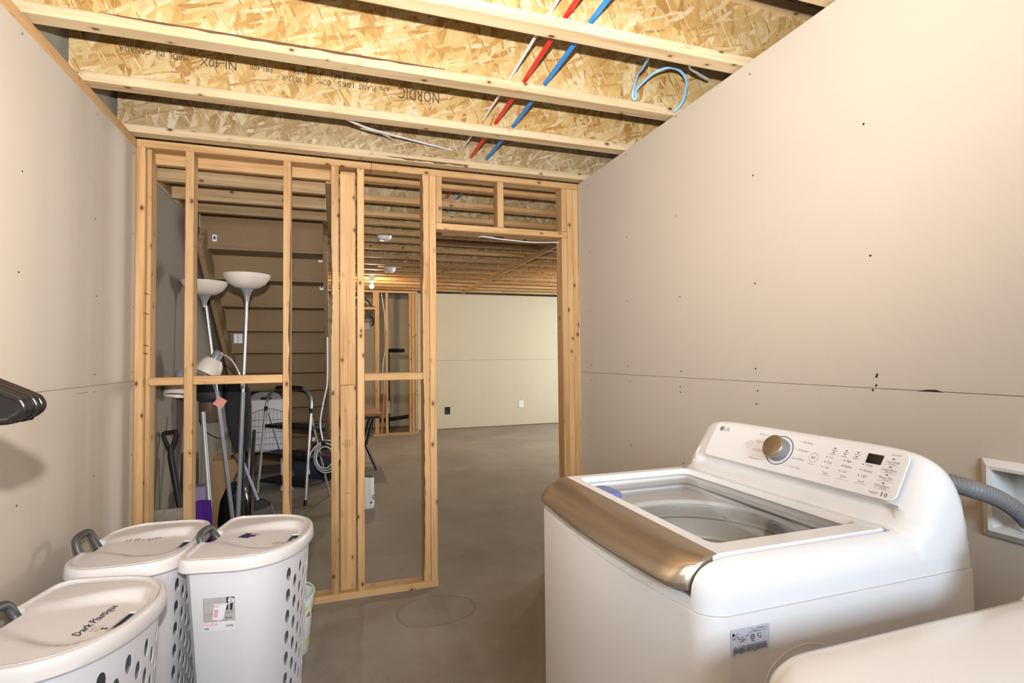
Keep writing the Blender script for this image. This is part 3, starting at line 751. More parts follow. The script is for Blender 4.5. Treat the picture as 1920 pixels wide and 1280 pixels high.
obj('panel_lettering', PG, 'ink_grey', pn, m4=PF, kind='stuff')
lg = B(); disc(lg, -0.2373, 0.0868, 0.0072, ZP)
text_b(lg, 'LG', 0.0165, -0.2175, 0.0868, 0.021, z=ZP)
obj('maker_logo', lg, 'ink', pn, m4=PF)
lg2 = B(); ring_b(lg2, -0.2373, 0.0868, 0.0054, 0.0008, ZP+.0002); rect(lg2, -0.2378, 0.0850, -0.2368, 0.0895, ZP+.0002); rect(lg2, -0.2378, 0.0845, -0.2350, 0.0852, ZP+.0002)
obj('maker_logo_lines', lg2, 'panel_white', pn, m4=PF)
obj('display_screen', B().prism([(0.2145, 0.0688), (0.2476, 0.0690), (0.2488, 0.0907), (0.2150, 0.0908)], 0.0022, 0.0030), 'screen', pn, m4=PF)
KC = PF @ Matrix.Translation((-0.0103, 0.0566, 0.0022))
dl = obj('dial_ring', B().lathe([(0.0395, 0), (0.0395, 0.0008), (0.0378, 0.0008), (0.0378, 0)], (0, 0, 0), 40, cap=False), 'ink', pn, m4=KC)
kn = obj('dial_knob', B().lathe([(0.0305, 0), (0.0300, 0.014), (0.0295, 0.023)], (0, 0, 0), 40, cap=False), 'grey_metal', wm, smooth=True, m4=KC)
obj('dial_cap', B().lathe([(0.0297, 0.0228), (0.0300, 0.0250), (0.0290, 0.0272), (0.0277, 0.0280), (0.0005, 0.0276)], (0, 0, 0), 40, cap=False), 'bronze', kn, smooth=True, m4=KC, label='bronze dial cap')
# data label on the side, embossed arc, back clip
LF = frame((0.634, 0.6994, 0.8645), (1, 0, 0), (0, 0, 1))
lb = obj('data_label', B().prism(rrect(-0.0385, -0.0205, 0.0385, 0.0205, 0.003), 0, 0.0004), 'label_silver', wm, m4=LF)
d = B(); z = 0.0006
disc(d, -0.0335, 0.0125, 0.0026, z); text_b(d, 'LG', 0.006, -0.0275, 0.0125, 0.0065, z=z)
rg = random.Random(5)
def dashes(x0, x1, y, w=0.0011, dens=0.8):
    x = x0
    while x < x1:
        l = rg.uniform(.0012, .0035)
        if rg.random() < dens: rect(d, x, y-w/2, min(x+l, x1), y+w/2, z)
        x += l+.0006
for y, a, b_ in ((0.0165, 0.002, 0.033), (0.0143, 0.005, 0.033), (0.0121, -0.004, 0.033), (0.0085, -0.036, 0.000), (0.0065, -0.036, -0.008), (0.0046, -0.036, -0.016), (0.003, -0.022, -0.008), (0.0014, -0.022, -0.009), (-0.0002, -0.022, -0.012)): dashes(a, b_, y)
ring_b(d, 0.004, 0.0045, 0.0042, 0.0014, z); rect(d, 0.002, 0.0038, 0.0062, 0.0052, z); dashes(0.001, 0.009, -0.0012); dashes(0.003, 0.010, -0.003)
rect(d, 0.014, 0.0030, 0.0150, 0.0085, z); rect(d, 0.0185, 0.0005, 0.0225, 0.0018, z); ring_b(d, 0.0185, 0.0055, 0.0036, 0.0008, z)
dashes(-0.034, 0.034, -0.0075); x = -0.0345
while x < 0.033:
    l = rg.choice((.0004, .0007, .0011)); rect(d, x, -0.0172, x+l, -0.0088, z); x += l+rg.choice((.0004, .0006, .0009))
dashes(-0.034, -0.015, -0.0185); dashes(-0.006, 0.012, -0.0185, dens=.6); dashes(0.026, 0.034, -0.0185)
obj('label_print', d, 'ink', lb, m4=LF, kind='stuff')
arc = [(0.745+0.085*math.cos(math.radians(a)), 0.6997, 0.775+0.062*math.sin(math.radians(a))) for a in range(60, 181, 6)]
obj('embossed_arc', B().tube(arc, 0.0011, 6), 'enamel_cab', cb_, smooth=True)
obj('hose_clip', B().prism([(1.168, 0.97), (1.185, 0.968), (1.192, 0.950), (1.200, 0.946), (1.198, 0.938), (1.168, 0.938)], 0.72, 0.76, 'y'), 'enamel', wm, bevel=0.003)

# ------------------------------------------------------------------ tumble dryer (only its top corner is in the frame)
dr = thing('tumble_dryer', 'white tumble dryer beside the washing machine, plain top', 'dryer', (0.84, 0.22, 0))
def d_out(i=0.0):
    p = [(1.17, -0.125), (0.80, -0.125)]
    for k in range(9):
        t = math.radians(270-90*k/8); p.append((0.575+0.085*math.cos(t), -0.060+0.065*math.sin(t)))
    for k in range(9):
        t = math.radians(180-90*k/8); p.append((0.575+0.085*math.cos(t), 0.497+0.065*math.sin(t)))
    p += [(0.80, 0.562), (1.17, 0.562)]
    return [((0.84+(x-0.84)*(1-i/0.35)) if x < 0.84 else x, 0.2185+(y-0.2185)*(1-i/0.3435)) for x, y in p]
obj('cabinet', B().loft([at(d_out(0.01), 0.02), at(d_out(0), 0.05), at(d_out(0), 0.87), at(d_out(0.002), 0.876)]), 'enamel_cab', dr, smooth=True)
obj('top_cover', B().loft([at(d_out(0.0), 0.8765), at(d_out(0.001), 0.905), at(d_out(0.005), 0.920), at(d_out(0.013), 0.931), at(d_out(0.026), 0.936), at(d_out(0.06), 0.938)]), 'enamel', dr, smooth=True)
drc = []
for k in range(21):
    t = math.sin(PI*(k/20-0.5)); s = max(0.0, 1-abs(t)**9)**(1/5.0)
    drc.append([(1.150+(x-1.150)*(0.5+0.5*s), 0.2185+0.342*t, 0.935+(z-0.935)*(0.02+0.9*s)-0.035) for x, z in cp])
obj('console', B().loft(drc), 'enamel', dr, smooth=True)
obj('door', B().lathe([(0.22, 0), (0.22, -0.012), (0.20, -0.022), (0.0005, -0.026)], (0.492, 0.2185, 0.50), 40, 'x', cap=False), 'enamel', dr, smooth=True)

# ------------------------------------------------------------------ laundry outlet box and drain hose
for o in list(wr.children):
    if o.name.startswith('drywall_panel') or o.name.startswith('drywall_backing'):
        zs = [v.co.z for v in o.data.vertices]
        if min(zs) < 0.9:
            m_ = o.data.materials[0]; o.data = boolean(o.data, [B().box((1.4, 0.632, 0.900), (1.58, 0.848, 1.052))]); 
            if not o.data.materials: o.data.materials.append(m_)
ob = thing('outlet_box', 'white recessed laundry outlet box in the right wall behind the washer', 'outlet box', (1.49, 0.74, 0.884))
yo = rrect(0.618, 0.884, 0.862, 1.068, 0.004); yi = rrect(0.642, 0.908, 0.838, 1.044, 0.004); ym = rrect(0.634, 0.900, 0.846, 1.052, 0.004)
xr = lambda pts, x: [(x, p[0], p[1]) for p in pts]
obj('frame', B().loft([xr(yo, 1.489), xr(yo, 1.484), xr(ym, 1.472), xr(yi, 1.474), xr(yi, 1.560)], False, True), 'white', ob, smooth=True, angle=30)
obj('drain_pipe', B().lathe([(0.026, 0.0), (0.026, 0.02), (0.021, 0.02), (0.021, 0.0)], (1.525, 0.79, 0.909), 18, cap=False), 'white', ob, smooth=True)
hpth = smoothpath([(1.175, 0.845, 1.060), (1.215, 0.785, 1.052), (1.262, 0.760, 1.038), (1.33, 0.764, 1.018), (1.40, 0.772, 0.992), (1.47, 0.782, 0.958), (1.520, 0.789, 0.925)], 44)
hrad = [0.0172+0.0020*math.sin(i*2*PI/7.0) for i in range(len(hpth))]
hs = obj('drain_hose', B().tube(hpth, 0.018, 14, radii=hrad), 'hose', smooth=True, angle=80); tag(hs, 'grey corrugated drain hose running from the washer to the outlet box', 'hose')

# ------------------------------------------------------------------ laundry hampers
def d_outline(hx=0.184, hy=0.256, xs=-0.03, n=2.3, rc=0.05, m=26):
    p = []
    for k in range(m+1):
        t = -PI/2+PI*k/m; c, s = math.cos(t), math.sin(t)
        p.append((xs+(hx-xs)*abs(c)**(2/n), hy*math.copysign(abs(s)**(2/n), s)))
    for k in range(1, 5): p.append((xs+(-hx+rc-xs)*k/5, hy))
    for k in range(7):
        t = math.radians(90+90*k/6); p.append((-hx+rc+rc*math.cos(t), hy-rc+rc*math.sin(t)))
    for k in range(1, 12): p.append((-hx, hy-rc-(2*hy-2*rc)*k/12))
    for k in range(7):
        t = math.radians(180+90*k/6); p.append((-hx+rc+rc*math.cos(t), -hy+rc+rc*math.sin(t)))
    for k in range(1, 5): p.append((-hx+rc+(xs+hx-rc)*k/5, -hy))
    return p
def resample(p, N):
    q = p+[p[0]]; d = [0]
    for i in range(len(p)): d.append(d[-1]+math.dist(q[i], q[i+1]))
    out = []; j = 0
    for k in range(N):
        t = d[-1]*k/N
        while d[j+1] < t: j += 1
        f = (t-d[j])/(d[j+1]-d[j]); out.append((q[j][0]+(q[j+1][0]-q[j][0])*f, q[j][1]+(q[j+1][1]-q[j][1])*f))
    return out
def sstep(a, b, x):
    t = min(1, max(0, (x-a)/(b-a))); return t*t*(3-2*t)
def lid_h(x, y):
    w = 0.055+0.085*sstep(-0.17, 0.06, x)
    w *= 1-0.55*sstep(0.09, 0.165, x)
    m = sstep(-0.012, 0.020, w-abs(y))*(1-sstep(0.128, 0.160, x))
    return 0.6645-0.004*(x*x+y*y)/0.05-m*(0.004+0.022*sstep(-0.19, 0.10, x))
BW = 0.93
OUT = {2.3: d_outline(n=2.3), 4.0: d_outline(hx=0.178, hy=0.256, n=4.0, rc=0.12)}
def hamper_body(n):
    NC = 36; out = resample(OUT[n], NC); b = B(); Z1 = 0.635; pitch = 0.118
    def P(s, t):
        i = int(math.floor(s)) % NC; f = s-math.floor(s); j = (i+1) % NC; k = BW-0.17*(1-t)
        return ((out[i][0]*(1-f)+out[j][0]*f)*k, (out[i][1]*(1-f)+out[j][1]*f)*k, Z1*t)
    cells = []
    for i in range(NC):
        mx = (out[i][0]+out[(i+1) % NC][0])/2; my = (out[i][1]+out[(i+1) % NC][1])/2
        t = 0.045+(0.5*pitch if i % 2 else 0.0); c = []
        if mx > 0.142 and abs(my) < 0.21:
            while t+pitch < 0.93: c.append(t); t += pitch
        cells.append(c)
    rd6 = lambda v: round(v, 6)
    vals = [set([0.0, 1.0]) | set(rd6(t+q*pitch) for t in c for q in (0, .5, 1)) for c in cells]
    edge = [sorted(vals[(i-1) % NC] | vals[i]) for i in range(NC)]
    def filler(i, lo, hi):
        r = [t for t in edge[(i+1) % NC] if lo-1e-5 <= t <= hi+1e-5]; l = [t for t in edge[i] if lo-1e-5 <= t <= hi+1e-5]
        pts = [P(i+0.999999, t) for t in r] + [P(i, t) for t in reversed(l)]
        b.add(pts, [tuple(range(len(pts)))])
    for i in range(NC):
        c = cells[i]
        if not c: filler(i, 0.0, 1.0); continue
        filler(i, 0.0, rd6(c[0])); filler(i, rd6(c[-1]+pitch), 1.0)
        for t in c:
            o_ = [P(i+0.5+0.499999*x, t+pitch*(0.5+0.5*y)) for x, y in ((1, 0), (1, 1), (0, 1), (-1, 1), (-1, 0), (-1, -1), (0, -1), (1, -1))]
            n_ = [P(i+0.5+0.31*math.cos(2*PI*k/16), t+pitch*(0.5+0.33*math.sin(2*PI*k/16))) for k in range(16)]
            b.add(o_+n_, [(k, (k+1) % 8, 8+(2*k+2) % 16, 8+2*k+1, 8+2*k) for k in range(8)])
    me = bpy.data.meshes.new('body'); me.from_pydata(b.v, [], b.f)
    bm = bmesh.new(); bm.from_mesh(me); bmesh.ops.remove_doubles(bm, verts=bm.verts, dist=2e-5)
    bmesh.ops.holes_fill(bm, edges=[e for e in bm.edges if e.is_boundary and max(v.co.z for v in e.verts) < 1e-4], sides=0)
    bmesh.ops.recalc_face_normals(bm, faces=bm.faces)
    bmesh.ops.solidify(bm, geom=bm.faces[:], thickness=0.0022)
    bm.to_mesh(me); bm.free()
    me.polygons.foreach_set('use_smooth', [True]*len(me.polygons)); me.set_sharp_from_angle(angle=math.radians(35))
    return me
def hamper_lid(n):
    o = OUT[n]; sc = lambda k, z: [(x*k, y*k, z) for x, y in o]; b = B()
    rings = [sc(0.965, 0.622), sc(1.0, 0.622), sc(1.013, 0.626), sc(1.008, 0.646), sc(1.000, 0.657), sc(0.985, 0.6635), sc(0.967, 0.6650), sc(0.942, 0.6650), sc(0.936, 0.6590), sc(0.922, 0.6590), sc(0.916, 0.6642)]
    for k in (0.89, 0.86, 0.82, 0.77, 0.72, 0.66, 0.60, 0.54, 0.48, 0.42, 0.36, 0.30, 0.24, 0.18, 0.12, 0.06, 0.02):
        rings.append([(x*k, y*k, lid_h(x*k, y*k)) for x, y in o])
    rings = [sc(0.02, 0.632), sc(0.955, 0.632)] + rings
    b.loft(rings)
    me = boolean(b.mesh('lid'), [B().box((0.106, -0.056, 0.50), (0.150, 0.056, 0.70)), B().prism(rrect(-0.30, -0.066, -0.142, 0.066, 0.02), 0.55, 0.70)])
    me.polygons.foreach_set('use_smooth', [True]*len(me.polygons)); me.set_sharp_from_angle(angle=math.radians(38))
    return me
MB = {n: hamper_body(n) for n in OUT}
ML = {n: hamper_lid(n) for n in OUT}
def hamper(label, x, y, rz, n, handle_up=0.0):
    t = thing('laundry_hamper', label, 'hamper', (x, y, 0), rz, 'white laundry hampers along the left wall')
    bo = obj('body', MB[n], 'plastic_body', t, local=True)
    li = obj('lid', ML[n], 'plastic_white', t, local=True)
    obj('hinge_block', B().prism(rrect(-0.178, -0.064, -0.146, 0.064, 0.012), 0.585, 0.640), 'grey_handle', t, local=True, bevel=0.004)
    h = 0.030+0.030*handle_up
    pts = smoothpath([(-0.165, -0.056, 0.63), (-0.178, -0.056, 0.650), (-0.190-0.01*handle_up, -0.046, 0.652+h*0.9), (-0.192-0.012*handle_up, 0, 0.655+h), (-0.190-0.01*handle_up, 0.046, 0.652+h*0.9), (-0.178, 0.056, 0.650), (-0.165, 0.056, 0.63)], 5)
    obj('carry_handle', B().tube(pts, 0.0125, 10), 'grey_handle', t, smooth=True, local=True, label='grey plastic carry handle')
    return t, bo, li
def on_lid(b, name, mat, li, dz=0.0007):
    b.v = [(x, y, lid_h(x, y)+dz) for x, y, z in b.v]
    return obj(name, b, mat, li, local=True)
R11 = -0.19
hA, bA, lA = hamper('white plastic laundry hamper with handwriting across its lid', -0.645, 1.690, R11, 2.3)
b = B(); text_b(b, 'Dark Plastique', 0.030, 0.048, 0.012, 0.165, rot=PI/2, shear=0.25, bold=0.0006); on_lid(b, 'lid_handwriting', 'ink', lA)
b = B(); text_b(b, 'S', 0.020, 0.096, -0.035, 0.012, rot=PI/2, bold=0.0008); on_lid(b, 'size_print', 'ink', lA)
b = B()
for x, y0, y1 in ((0.066, -0.048, -0.022), (0.071, -0.050, -0.028), (0.079, -0.052, -0.018), (0.085, -0.052, -0.014)): rect(b, x, y0, x+0.0018, y1)
on_lid(b, 'sticker_print', 'gold_print', lA)
hB, bB, lB = hamper('white plastic laundry hamper in the corner by the stud wall, grey handle raised', -0.650, 2.275, -0.06, 4.0, 0.7)
b = B(); text_b(b, 'Tide', 0.026, -0.005, 0.085, 0.05, rot=0.9, shear=0.3); on_lid(b, 'lid_handwriting', 'ink', lB)
b = B()
for x, y0, y1 in ((-0.085, 0.048, 0.07), (-0.075, 0.05, 0.075), (-0.060, 0.055, 0.085), (-0.052, 0.06, 0.088), (-0.04, 0.068, 0.085)): rect(b, x, y0, x+0.004, y1)
on_lid(b, 'sticker_print', 'gold_print', lB)
hC, bC, lC = hamper('white plastic laundry hamper with a product label on its side and torn blue sticker', -0.270, 2.225, R11, 2.3)
b = B(); flat(b, [(-0.078, 0.000), (-0.040, -0.002), (-0.036, 0.012), (-0.022, 0.020), (-0.020, 0.045), (-0.062, 0.055)]); on_lid(b, 'torn_sticker', 'navy_print', lC)
b = B(); rect(b, -0.060, 0.050, -0.016, 0.053); on_lid(b, 'sticker_edge', 'red_print', lC, 0.0010)
b = B(); flat(b, [(-0.045, 0.035), (-0.018, 0.034), (-0.010, 0.047), (-0.040, 0.048)]); on_lid(b, 'sticker_photo', 'photo_grey', lC, 0.0010)
b = B()
for x, y0, y1 in ((0.060, -0.050, -0.036), (0.067, -0.056, -0.030), (0.075, -0.058, -0.028), (0.081, -0.058, -0.026), (0.090, -0.050, -0.036)): rect(b, x, y0, x+0.003, y1)
on_lid(b, 'sticker_print', 'gold_print', lC)
b = B(); text_b(b, 'S', 0.016, 0.098, -0.044, 0.010, rot=PI/2); on_lid(b, 'size_print', 'ink', lC)
# product label on hamper C: the flat near side tapers towards the base
def side_y(z): return -0.256*(BW-0.17*(1-z/0.635))
zc = 0.476; tilt = Vector((0, side_y(zc+0.05)-side_y(zc-0.05), 0.1)).normalized()
QF = frame((-0.052, side_y(zc)-0.0007, zc), (1, 0, 0), tilt)
pl = obj('product_label', B().prism(rrect(-0.050, -0.056, 0.050, 0.056, 0.001), 0, 0.0004), 'label_white', hC, local=True, m4=QF)
def lay(name, mat, fn, z):
    b = B(); fn(b, z); return obj(name, b, mat, pl, local=True, kind='stuff' if name in ('photo_shadow', 'photo_jeans', 'photo_lettering', 'logo_lettering', 'label_print', 'size_letter') else None)
lay('label_photo', 'photo_grey', lambda b, z: rect(b, -0.050, -0.026, 0.050, 0.056, z), 0.0006)
lay('photo_shadow', 'photo_dark', lambda b, z: (rect(b, -0.050, -0.001, -0.020, 0.0005, z), rect(b, 0.004, 0.036, 0.0052, 0.056, z), rect(b, -0.048, 0.006, -0.0468, 0.050, z), flat(b, [(0.020, 0.000), (0.046, 0.006), (0.046, 0.009), (0.034, 0.004), (0.020, 0.004)], z)), 0.0008)
lay('photo_jeans', 'jeans', lambda b, z: (flat(b, [(0.022, 0.012), (0.028, 0.012), (0.032, 0.056), (0.024, 0.056)], z), flat(b, [(0.034, 0.011), (0.041, 0.011), (0.048, 0.056), (0.036, 0.056)], z)), 0.0008)
lay('photo_hamper', 'label_white', lambda b, z: (flat(b, [(-0.022, -0.017), (0.000, -0.022), (0.012, -0.018), (0.026, 0.032), (-0.014, 0.033)], z), rect(b, -0.016, 0.031, 0.031, 0.035, z)), 0.0010)
lay('photo_lettering', 'red_print', lambda b, z: [rect(b, -0.013-0.0006*k, 0.024-0.0042*k, 0.000-0.0006*k, 0.0262-0.0042*k, z) for k in (0, 3, 4, 5, 6, 7, 8)], 0.0012)
lay('size_badge', 'label_white', lambda b, z: disc(b, 0.038, 0.044, 0.0095, z), 0.0012)
lay('size_letter', 'ink', lambda b, z: (text_b(b, 'S', 0.017, 0.038, 0.0425, 0.010, z=z), rect(b, 0.036, 0.0505, 0.040, 0.0515, z)), 0.0014)
def oval(b, z, rx=0.022, ry=0.0085, w=0.0014):
    vs = []; fs = []; N = 28
    for k in range(N):
        a = 2*PI*k/N; vs += [(-0.027+rx*math.cos(a), -0.033+ry*math.sin(a), z), (-0.027+(rx-w)*math.cos(a), -0.033+(ry-w)*math.sin(a), z)]
    b.add(vs, [(2*k, 2*((k+1) % N), 2*((k+1) % N)+1, 2*k+1) for k in range(N)])
lay('logo_ground', 'label_white', lambda b, z: flat(b, [(-0.027+0.022*math.cos(2*PI*k/28), -0.033+0.0085*math.sin(2*PI*k/28)) for k in range(28)], z), 0.0008)
lay('logo_lettering', 'red_print', lambda b, z: (oval(b, z), text_b(b, 'Sterilite', 0.0105, -0.027, -0.033, 0.033, z=z)), 0.0010)
def fine(b, z):
    rg = random.Random(8)
    for k in range(16):
        x = 0.020+k*0.0015; rect(b, x, -0.0455, x+rg.choice((.0004, .0008, .0011)), -0.0375, z)
    for y in (-0.0475, -0.0495, -0.0515): rect(b, -0.047, y, -0.038+0.010*rg.random(), y+.0013, z)
    rect(b, -0.036, -0.0485, -0.012, -0.0480, z); rect(b, 0.022, -0.012, 0.040, -0.0115, z); rect(b, 0.020, -0.022, 0.022, -0.010, z); rect(b, 0.024, -0.0165, 0.042, -0.0140, z)
lay('label_print', 'ink', fine, 0.0010)

# ------------------------------------------------------------------ small waste bin behind hamper C
gb = thing('waste_bin', 'small mint green plastic waste bin with yellow and red triangle print', 'waste bin', (-0.195, 2.625, 0))
obj('bin_body', B().lathe([(0.0005, 0.004), (0.076, 0.004), (0.079, 0.0), (0.083, 0.004), (0.108, 0.258), (0.104, 0.258), (0.079, 0.012), (0.0005, 0.012)], (0, 0, 0), 36, cap=False), 'mint_white', gb, smooth=True, local=True)
rp = [(0.107*math.cos(2*PI*k/40), 0.107*math.sin(2*PI*k/40), 0.262+0.012*math.sin(2*PI*k/40)) for k in range(40)]
obj('rim', B().tube(rp, 0.0045, 8, closed=True), 'mint', gb, smooth=True, local=True)
def tri(a, z, mat, s=0.024):
    rr = 0.0845+0.025*(z/0.258); b = B(); vs = []
    for da, dz in ((-s/2, 0), (s/2, 0), (0, s)):
        q = 0.0850+0.0250*((z+dz)/0.258); t = a+da/q; vs.append((q*math.cos(t), q*math.sin(t), z+dz))
    b.add(vs, [(0, 1, 2)]); obj('print_triangle', b, mat, gb, local=True)
for i, a in enumerate((-2.1, -1.75, -1.4, -1.05, -0.7, -0.35, 0.0)):
    tri(a, 0.205, 'yellow'); tri(a+0.12, 0.172, 'rust'); tri(a+0.05, 0.055, 'yellow')

# ------------------------------------------------------------------ clothes hangers at the left edge, on a wall rod
rd = thing('clothes_rod', 'steel clothes rod on brackets along the left wall holding black hangers', 'clothes rod', (-0.665, 0.2, 1.4355))
obj('rod', B().tube([(-0.665, -0.65, 1.4355), (-0.665, 1.12, 1.4355)], 0.0125, 14), 'steel', rd, smooth=True)
for y in (-0.60, 0.40):
    bk = obj('bracket', B().box((XL, y-.012, 1.39), (XL+.006, y+.012, 1.462)).prism([(XL, 1.418), (-0.655, 1.418), (-0.650, 1.422), (-0.650, 1.416), (-0.655, 1.410), (XL, 1.392)], y-.004, y+.004, 'y'), 'white', rd)
def hanger_mesh():
    b = B(); r = 0.0062
    loop = [(-0.19, 0, -0.155), (-0.214, 0, -0.150), (-0.226, 0, -0.140), (-0.224, 0, -0.128), (-0.21, 0, -0.118), (-0.12, 0, -0.073), (-0.03, 0, -0.032), (0, 0, -0.024), (0.03, 0, -0.032), (0.12, 0, -0.073), (0.21, 0, -0.118), (0.224, 0, -0.128), (0.226, 0, -0.140), (0.214, 0, -0.150), (0.19, 0, -0.155), (0, 0, -0.155)]
    P = [Vector(p) for p in loop]; out = []; N = len(P)
    for i in range(N):
        for k in range(4):
            t = k/4; a, q, c, d = P[i-1], P[i], P[(i+1) % N], P[(i+2) % N]
            out.append(0.5*((2*q)+(c-a)*t+(2*a-5*q+4*c-d)*t*t+(3*q-a-3*c+d)*t**3))
    b.tube(out, r, 10, closed=True)
    for s in (-1, 1):   # webbed corners
        b.prism([(s*0.226, -0.140), (s*0.222, -0.127), (s*0.185, -0.106), (s*0.178, -0.118), (s*0.176, -0.132), (s*0.182, -0.145), (s*0.19, -0.156), (s*0.214, -0.150)], -0.0045, 0.0045, 'y')
    return b.mesh('frame', True, angle=50)
HM = hanger_mesh()
HK = B().tube(smoothpath([(0, 0, -0.026), (0, 0, 0.0), (0.004, 0, 0.012), (0.020, 0, 0.022), (0.027, 0, 0.040), (0.018, 0, 0.058), (0.0, 0, 0.064), (-0.018, 0, 0.058), (-0.026, 0, 0.044)], 5), 0.003, 8).mesh('hook', True)
for i, (y, a) in enumerate(((0.978, 0.015), (0.996, -0.01), (1.014, 0.01), (1.032, 0.0))):
    t = thing('clothes_hanger', 'black plastic clothes hanger in the row on the rod by the left wall', 'hanger', (-0.665, y, 1.390), a, 'black hangers on the rod')
    obj('hanger_frame', HM, 'black_gloss', t, local=True); obj('hook', HK, 'black_gloss', t, local=True)

# ------------------------------------------------------------------ pipes and cables in the ceiling
def pipe(name, pts, r, mat, label, cat, n=10):
    o = obj(name, B().tube(pts, r, n), mat, smooth=True); return tag(o, label, cat)
pipe('water_pipe', [(0.757, -1.55, 2.498), (0.761, 1.65, 2.498), (0.769, 2.09, 2.497), (0.772, 2.535, 2.502), (0.771, 3.03, 2.512), (0.800, 3.9, 2.520), (0.82, 4.85, 2.55)], 0.0095, 'red_pex', 'red plastic water pipe running through the ceiling joists', 'pipe')
pipe('water_pipe', [(0.853, -1.55, 2.500), (0.858, 1.65, 2.500), (0.864, 2.09, 2.500), (0.866, 2.535, 2.498), (0.867, 3.03, 2.511), (0.882, 3.9, 2.520), (0.90, 4.85, 2.55)], 0.0095, 'blue_pex', 'blue plastic water pipe running through the ceiling joists', 'pipe')
pipe('electric_cable', [(0.700, -1.55, 2.500), (0.703, 1.65, 2.503), (0.706, 2.09, 2.500), (0.710, 2.535, 2.513), (0.716, 3.035, 2.552)], 0.0055, 'cable_white', 'thin white cable running beside the red water pipe', 'cable', 8)
pipe('electric_cable', smoothpath([(1.160, 1.70, 2.50), (1.229, 1.90, 2.529), (1.250, 1.97, 2.541), (1.268, 2.03, 2.520), (1.272, 2.050, 2.487), (1.280, 2.050, 2.474), (1.288, 2.046, 2.480), (1.282, 2.040, 2.503), (1.286, 2.01, 2.519), (1.307, 1.95, 2.540), (1.335, 1.92, 2.552), (1.377, 1.91, 2.561), (1.428, 1.92, 2.562), (1.462, 1.93, 2.545), (1.486, 1.95, 2.524), (1.502, 1.98, 2.506), (1.510, 2.01, 2.482), (1.504, 2.035, 2.462), (1.492, 2.053, 2.450)], 4), 0.0052, 'cable_blue', 'light blue cable hanging in a loop at the top of the right wall', 'cable', 8)
pipe('electric_cable', smoothpath([(1.33, 1.70, 2.475), (1.388, 1.80, 2.505), (1.49, 1.875, 2.535), (1.58, 1.93, 2.555)], 5), 0.005, 'cable_white', 'white cable slanting over the top of the right wall', 'cable', 8)
pipe('electric_cable', smoothpath([(0.0, 2.58, 2.478), (0.069, 2.62, 2.460), (0.189, 2.75, 2.486), (0.398, 2.90, 2.519), (0.656, 3.025, 2.538)], 6), 0.0048, 'cable_white', 'long white cable sagging between the joists above the stud wall', 'cable', 8)
pipe('electric_cable', smoothpath([(0.02, 2.60, 2.492), (0.134, 2.70, 2.474), (0.251, 2.85, 2.510), (0.337, 3.02, 2.541)], 6), 0.0045, 'cable_white', 'short white cable ending at the strand board web above the stud wall', 'cable', 8)
pipe('electric_cable', smoothpath([(0.86, 3.20, 2.075), (0.876, 3.15, 2.069), (0.995, 3.12, 2.052), (1.189, 3.12, 2.046), (1.372, 3.125, 2.056)], 6), 0.0028, 'cable_white', 'white cable drooping under the door header', 'cable', 8)

# ------------------------------------------------------------------ ceiling lamps, smoke alarms
def bulb(loc, energy, label, zc):
    t = thing('light_bulb', label, 'light bulb', loc)
    obj('lampholder', B().lathe([(0.055, 0.085), (0.055, 0.075), (0.040, 0.062), (0.022, 0.055), (0.020, 0.030)], (0, 0, 0), 24), 'white', t, smooth=True, local=True)
    obj('bulb_glass', B().lathe([(0.0005, -0.034), (0.018, -0.030), (0.030, -0.015), (0.033, 0.0), (0.029, 0.014), (0.017, 0.030), (0.013, 0.040)], (0, 0, 0), 20), 'bulb', t, smooth=True, local=True)
    obj('junction_box', B().box((-0.035, -0.035, 0.086), (0.035, 0.035, zc-loc[2]+0.06)), 'white', t, local=True)
    lamp('bulb_light', 'POINT', (loc[0], loc[1], loc[2]-0.045), energy, (1.0, 0.74, 0.46), shadow_soft_size=0.035)
bulb((0.521, 8.0, 2.375), 60, 'lit bare bulb in a white lampholder near the closet framing', 2.50)
bulb((4.1, 6.45, 2.375), 95, 'lit bare bulb on the ceiling right of the drop beam', 2.48)
bulb((0.30, -0.85, 2.330), 8, 'lit bare bulb on the laundry room ceiling', 2.44)
def alarm(loc, label, plate):
    t = thing('smoke_alarm', label, 'smoke alarm', loc)
    obj('base', B().lathe([(0.078, 0.0), (0.078, 0.010), (0.072, 0.018)], (0, 0, 0), 30), 'white', t, smooth=True, local=True)
    obj('cover', B().lathe([(0.070, 0.0), (0.066, -0.028), (0.058, -0.044), (0.048, -0.052), (0.0005, -0.054)], (0, 0, 0), 30, cap=False), 'white', t, smooth=True, local=True)
    if plate:
        obj('mounting_board', B().box((-0.15, -0.045, 0.019), (0.15, 0.045, 0.052)), 'spruce', t, local=True)
    else:
        obj('junction_box', B().box((-0.05, -0.05, 0.019), (0.05, 0.05, 0.07)), 'blue_pex', t, local=True)
        b = B(); b.tube(smoothpath([(-0.05, 0, 0.05), (-0.09, -0.01, 0.02), (-0.075, -0.02, 0.0), (-0.05, -0.02, 0.03)], 5), 0.003, 6)
        obj('wire', b, 'cable_white', t, smooth=True, local=True)
    return t
alarm((0.448, 5.08, 2.482), 'white round smoke alarm on a blue junction box', False)
alarm((0.674, 6.88, 2.462), 'white round smoke alarm on a short board across the joists', True)

